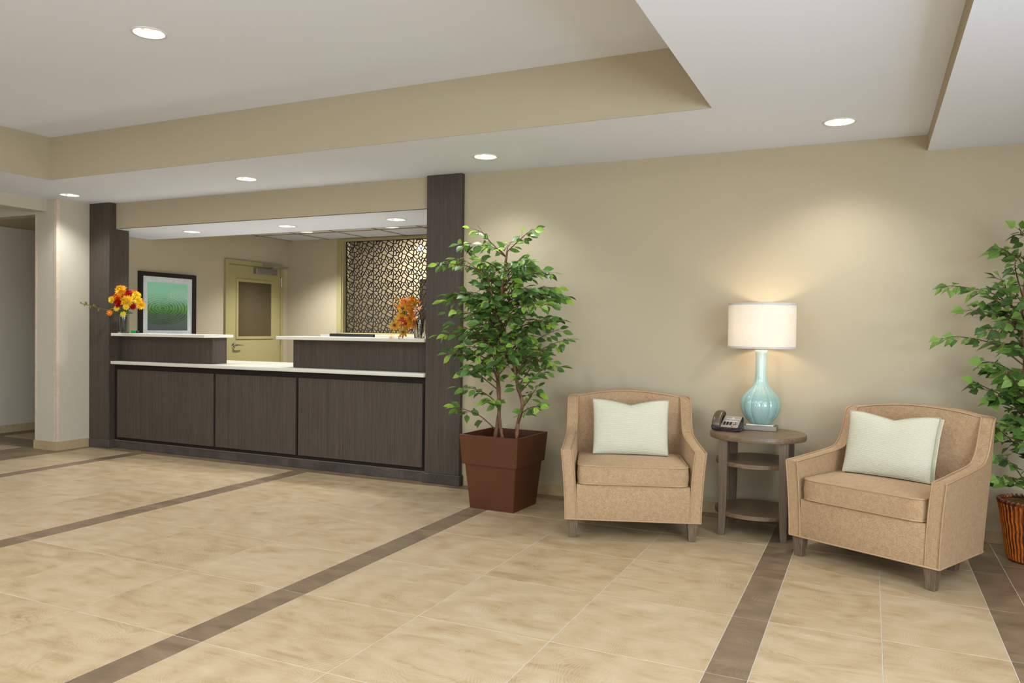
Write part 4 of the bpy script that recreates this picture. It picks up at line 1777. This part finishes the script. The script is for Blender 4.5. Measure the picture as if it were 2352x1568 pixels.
bm = bmesh.new()
fine_ = []
for i in range(29):
    z = .322 * i / 28
    fine_.append((interp(z, [(b, a) for a, b in bp]), z))
add_lathe(bm, fine_, 176, wavy, True, False)
finish(bm, 'pot_body', 'basket_glaze', bk, 80)
for k in range(44):
    a = 2 * PI * (k + .25) / 44
    pts = []
    for i in range(12):
        z = .012 + .300 * i / 11
        r = interp(z, [(b, c) for c, b in bp]) * 1.013
        aa = a - .8 * math.sin(z * 60) / 44
        pts.append((r * math.cos(aa), r * math.sin(aa), z))
    tube('ridge', pts, .0042, 'basket_ridge', bk, 5)
bm = bmesh.new()
rimp = []
for i in range(220):
    a = 2 * PI * i / 220
    b = a * 40
    rimp.append(((.158 + .007 * math.cos(b)) * math.cos(a), (.158 + .007 * math.cos(b)) * math.sin(a), .324 + .007 * math.sin(b)))
add_tube(bm, rimp, .006, 6, True)
finish(bm, 'rope_rim', 'basket_glaze', bk, 60)
lathe('moss', [(.150, .300), (.149, .312), (.10, .320), (.04, .322), (.005, .322)], 'moss', bk, 40)
BT = Vector((.80, 4.93, .322))
bt = empty('birch_tree', BT, 0, 'green birch-leaved tree at the right edge beside the armchair', 'tree')
T1 = [(.80, 4.93, .31), (.785, 4.94, .60), (.762, 4.95, .90), (.755, 4.95, 1.12), (.738, 4.95, 1.33), (.76, 4.95, 1.6), (.78, 4.95, 1.85)]
T2 = [(.83, 4.94, .31), (.85, 4.95, .70), (.88, 4.95, 1.1), (.87, 4.95, 1.5)]
BTIPS = [(.342, 4.7, 1.472), (.331, 4.62, 1.196), (.468, 4.8, 1.349), (.605, 4.85, 1.659), (.719, 4.9, 1.776), (.517, 4.85, .96), (.571, 4.95, 1.07), (.627, 4.7, .475), (.612, 4.75, .573), (.661, 4.7, .743), (.614, 4.75, 1.512), (.541, 4.95, 1.382), (.668, 4.65, .994), (.596, 4.9, .859),
         (1.15, 4.7, 1.5), (1.2, 4.75, 1.2), (1.1, 4.6, .9), (.95, 4.6, 1.7), (1.1, 4.9, 1.75), (.9, 4.55, 1.3), (.5, 4.75, 1.45), (.55, 4.7, 1.25)]
BIN = []
while len(BIN) < 40:
    x, y, z = rn.uniform(.58, 1.0), rn.uniform(4.62, 5.1), rn.uniform(.62, 1.72)
    BIN.append((x, y, z))
fb = [leaf_mesh('birch_leaf', mm, .062, .052, True) for mm in ('birch_dark', 'birch_mid', 'birch_light')]
grow_tree(bt, [(rel(T1, BT), .013, .006), (rel(T2, BT), .012, .006)], rel(BTIPS, BT), fb, 8, rel(BIN, BT), 5.235, .062, 300, .0028, .35, 12)


# ------------------------------------------------------------------ flowers on the desk
def vase(loc, r, h, label):
    v_ = empty('glass_vase', loc, 0, label, 'vase')
    bm = bmesh.new()
    add_lathe(bm, [(r * .96, 0), (r, .004), (r, h), (r - .003, h), (r - .003, .012), (.002, .012)], 40, None, True, True)
    finish(bm, 'glass_body', 'glass', v_, 40)
    return v_


def petal(bm, c, ax, dirv, L_, w, lift, mi=0):
    up = ax
    side = dirv.cross(up).normalized()
    a = c + dirv * L_ * .10
    m1 = c + dirv * L_ * .6 + up * lift * .5
    e = c + dirv * L_ + up * lift
    v = [bm.verts.new(p) for p in (a - side * w * .25, a + side * w * .25, m1 + side * w * .5, e + side * w * .12, e - side * w * .12, m1 - side * w * .5)]
    bm.faces.new((v[0], v[1], v[2], v[5])).material_index = mi
    bm.faces.new((v[5], v[2], v[3], v[4])).material_index = mi


def bloom(parent, pos, axis, rad, mat, layers=3, n=15, centre=None, rnd=random):
    bm = bmesh.new()
    ax = Vector(axis).normalized()
    u = ax.orthogonal().normalized()
    w = ax.cross(u)
    for L in range(layers):
        k = 1 - .24 * L
        for i in range(n):
            a = 2 * PI * (i + .5 * (L % 2)) / n + rnd.uniform(-.08, .08)
            d = (u * math.cos(a) + w * math.sin(a)).normalized()
            petal(bm, Vector((0, 0, 0)) + ax * rad * .10 * L, ax, d, rad * k * rnd.uniform(.9, 1.05), rad * .36, rad * (.10 + .26 * L))
    o_ = finish(bm, 'bloom', mat, parent)
    o_.location = pos
    bm = bmesh.new()
    bmesh.ops.create_icosphere(bm, subdivisions=2, radius=rad * .2)
    for v in bm.verts:
        v.co = v.co + ax * rad * .18 * (1 if layers == 1 else 2.2)
    finish(bm, 'bloom_centre', centre or mat, o_, 180)
    return o_


VL = Vector((-6.69, 5.28, 1.1355))
vase(VL, .048, .185, 'clear glass cylinder vase of yellow and red flowers on the left ledge')
fq = empty('flower_bouquet', VL + Vector((0, 0, .013)), 0, 'bouquet of yellow, orange and red flowers beside the left column', 'flowers')
rnd_ = random.Random(21)
KY = 1.0
BL = [  # x at y=5.36, z, depth y, radius, material, layers
    (-6.836, 1.561, 5.12, .060, 'petal_gold', 3), (-6.747, 1.452, 5.16, .066, 'petal_gold', 3), (-6.873, 1.434, 5.12, .050, 'petal_red', 3), (-6.960, 1.468, 5.10, .042, 'petal_yellow', 3),
    (-6.893, 1.492, 5.13, .045, 'petal_orange', 3), (-6.729, 1.524, 5.24, .048, 'petal_red', 3), (-6.617, 1.506, 5.28, .050, 'petal_yellow', 3), (-6.549, 1.410, 5.28, .050, 'petal_gold', 3),
    (-6.759, 1.392, 5.14, .034, 'petal_yellow', 1), (-6.666, 1.400, 5.20, .036, 'petal_red', 3), (-6.803, 1.322, 5.17, .034, 'petal_yellow', 1), (-6.898, 1.382, 5.11, .034, 'petal_yellow', 1),
    (-6.640, 1.535, 5.34, .034, 'petal_orange', 3), (-6.810, 1.500, 5.20, .040, 'petal_orange', 3), (-6.586, 1.455, 5.26, .044, 'petal_yellow', 3), (-7.000, 1.337, 5.06, .036, 'petal_orange', 1), (-6.70, 1.485, 5.30, .036, 'petal_yellow', 1)]
lo_ = Vector(fq.location)
for (x, z, y, r, mt, ly) in BL:
    k = y / 5.36
    p = Vector((x * k, y, 1.22 + (z - 1.22) * k))
    ax = (p - Vector((-6.70, 5.36, 1.36))).normalized() + Vector((.25, -.75, .25))
    tube('stem', bez([Vector((rnd_.uniform(-.02, .02), rnd_.uniform(-.02, .02), .002)), Vector((rnd_.uniform(-.025, .025), rnd_.uniform(-.025, .02), .175)), p - lo_], 12), .0022, 'stem_green', fq, 5)
    bloom(fq, p - lo_, ax, r, mt, ly, 15 if ly > 1 else 11, 'petal_gold' if ly == 1 else None, rnd_)
lm = leaf_mesh('bouquet_leaf', 'birch_dark', .075, .05, True)
lg = leaf_mesh('gold_leaf', 'fall_olive', .045, .03)
for k in range(16):
    a = rnd_.uniform(0, 2 * PI)
    q = Vector((.055 * math.cos(a), .045 * math.sin(a) - .03, rnd_.uniform(.17, .25)))
    dv = Vector((math.cos(a), math.sin(a) * .6 - .35, rnd_.uniform(-.35, .3))).normalized()
    if q.x + dv.x * .078 < -.088:                            # keep clear of the column
        q.x, dv = q.x + .05, Vector((.1 * dv.x, -.9, dv.z)).normalized()
    xx = dv.cross(Vector((.1, -.6, .8))).normalized()
    zz = xx.cross(dv)
    o = link('leaf', lm, fq)
    M = Matrix.Identity(4)
    for r_ in range(3):
        M[r_][0], M[r_][1], M[r_][2], M[r_][3] = xx[r_], dv[r_], zz[r_], q[r_]
    o.matrix_local = M
sprig = bez([(0, -.02, .17), (-.12, -.14, .22), (-.22, -.19, .25), (-.32, -.22, .27)], 16)
tube('sprig', sprig, .0026, 'stem_green', fq, 5)
for k, i in enumerate((6, 8, 10, 12, 13, 15)):
    dv = Vector((-.6, -.2, .7 if k % 2 else -.6)).normalized()
    xx = dv.cross(Vector((0, -1, .2))).normalized()
    zz = xx.cross(dv)
    o = link('leaf', lg, fq)
    M = Matrix.Identity(4)
    s = 1 if k < 4 else .55
    for r_ in range(3):
        M[r_][0], M[r_][1], M[r_][2], M[r_][3] = xx[r_] * s, dv[r_] * s, zz[r_] * s, sprig[min(i, len(sprig) - 1)][r_]
    o.matrix_local = M


# autumn leaves: five-lobed maple leaves and orange star flowers
def maple_mesh(mat, s):
    bm = bmesh.new()
    c = bm.verts.new((0, .30 * s, 0))
    pr = []
    for ang, L_ in ((-150, .35), (-125, .30), (-105, .55), (-80, .32), (-58, .72), (-32, .36), (0, 1.0), (32, .36), (58, .72), (80, .32), (105, .55), (125, .30), (150, .35)):
        a = math.radians(90 - ang)
        pr.append(bm.verts.new((math.cos(a) * L_ * s * .62, .30 * s + math.sin(a) * L_ * s * .70, -.12 * s * L_ * L_)))
    for a, b in zip(pr, pr[1:]):
        bm.faces.new((c, b, a))
    me_ = bpy.data.meshes.new('maple_leaf')
    bm.to_mesh(me_)
    bm.free()
    me_.materials.append(MATS[mat])
    return me_


VR = Vector((-3.325, 5.36, 1.1355))
vase(VR, .046, .15, 'small glass vase of autumn leaves on the right ledge')
aq = empty('autumn_bouquet', VR + Vector((0, 0, .013)), 0, 'orange and gold autumn leaf bouquet beside the right column', 'flowers')
lo_ = Vector(aq.location)
MM = {mt: maple_mesh(mt, .10) for mt in ('fall_orange', 'fall_gold', 'fall_olive', 'fall_red', 'fall_brown', 'fall_pale')}
spots = []
for k in range(74):
    th_ = rnd_.uniform(.55 * PI, 1.75 * PI)
    ph_ = rnd_.uniform(-.6, 1.3)
    p = Vector((math.cos(th_) * math.cos(ph_) * rnd_.uniform(.05, .15) - .03, math.sin(th_) * math.cos(ph_) * .085 - .035, .165 + math.sin(ph_) * .115))
    if (VR.x + p.x) > -3.20 and VR.y + p.y > 5.20:
        p.x = -3.215 - VR.x
    mt = rnd_.choices(list(MM), (.22, .42, .22, .07, .03, .04))[0]
    spots.append((p, Vector((math.cos(th_) * math.cos(ph_), math.sin(th_) * .6 - .5, math.sin(ph_) - .2)), mt, rnd_.uniform(.65, .95)))
for (x, z, mt) in ((-3.534, 1.443, 'fall_gold'), (-3.491, 1.430, 'fall_gold'), (-3.550, 1.40, 'fall_gold'), (-3.407, 1.445, 'fall_orange'), (-3.357, 1.420, 'fall_red'), (-3.475, 1.262, 'fall_red')):
    spots.append((Vector((x + 3.325, -.03, z - 1.1485)), Vector((-.2, -.4, .9)), mt, .38))
for p, dv, mt, s in spots:
    dv = (dv + Vector((rnd_.uniform(-.5, .5), rnd_.uniform(-.4, .2), rnd_.uniform(-.5, .5)))).normalized()
    xx = dv.cross(Vector((rnd_.uniform(-.5, .5), -1, rnd_.uniform(0, .7)))).normalized()
    zz = xx.cross(dv)
    o = link('leaf', MM[mt], aq)
    M = Matrix.Identity(4)
    for r_ in range(3):
        M[r_][0], M[r_][1], M[r_][2], M[r_][3] = xx[r_] * s, dv[r_] * s, zz[r_] * s, p[r_]
    o.matrix_local = M
for (x, z) in ((-3.411, 1.375), (-3.489, 1.239), (-3.405, 1.185), (-3.34, 1.29), (-3.44, 1.30)):
    p = Vector((x + 3.325, -.115, z - 1.1485))
    bloom(aq, p, Vector((-.15, -1, .25)), .062, rnd_.choice(('fall_orange', 'fall_gold')), 1, 8, 'fall_brown', rnd_)
for k in range(10):
    a = 2 * PI * k / 10
    tube('stem', bez([(.015 * math.cos(a), .015 * math.sin(a), .002), (.03 * math.cos(a), .03 * math.sin(a), .13), (.08 * math.cos(a), .06 * math.sin(a) - .03, .20)], 8), .002, 'twig', aq, 5)
for (x, y, z, mt, rz) in ((-3.50, 5.215, 1.1405, 'fall_pale', .6), (-3.415, 5.215, 1.1405, 'fall_brown', -.9)):
    o = link('fallen_leaf', MM[mt])
    o.matrix_world = Matrix.Translation((x, y, z)) @ Euler((math.radians(38), 0, rz)).to_matrix().to_4x4() @ Matrix.Translation((0, -.035, .006)) @ Matrix.Scale(.75, 4)
    tag(o, ('pale orange' if mt == 'fall_pale' else 'brown') + ' maple leaf lying on the edge of the right ledge', 'leaf')
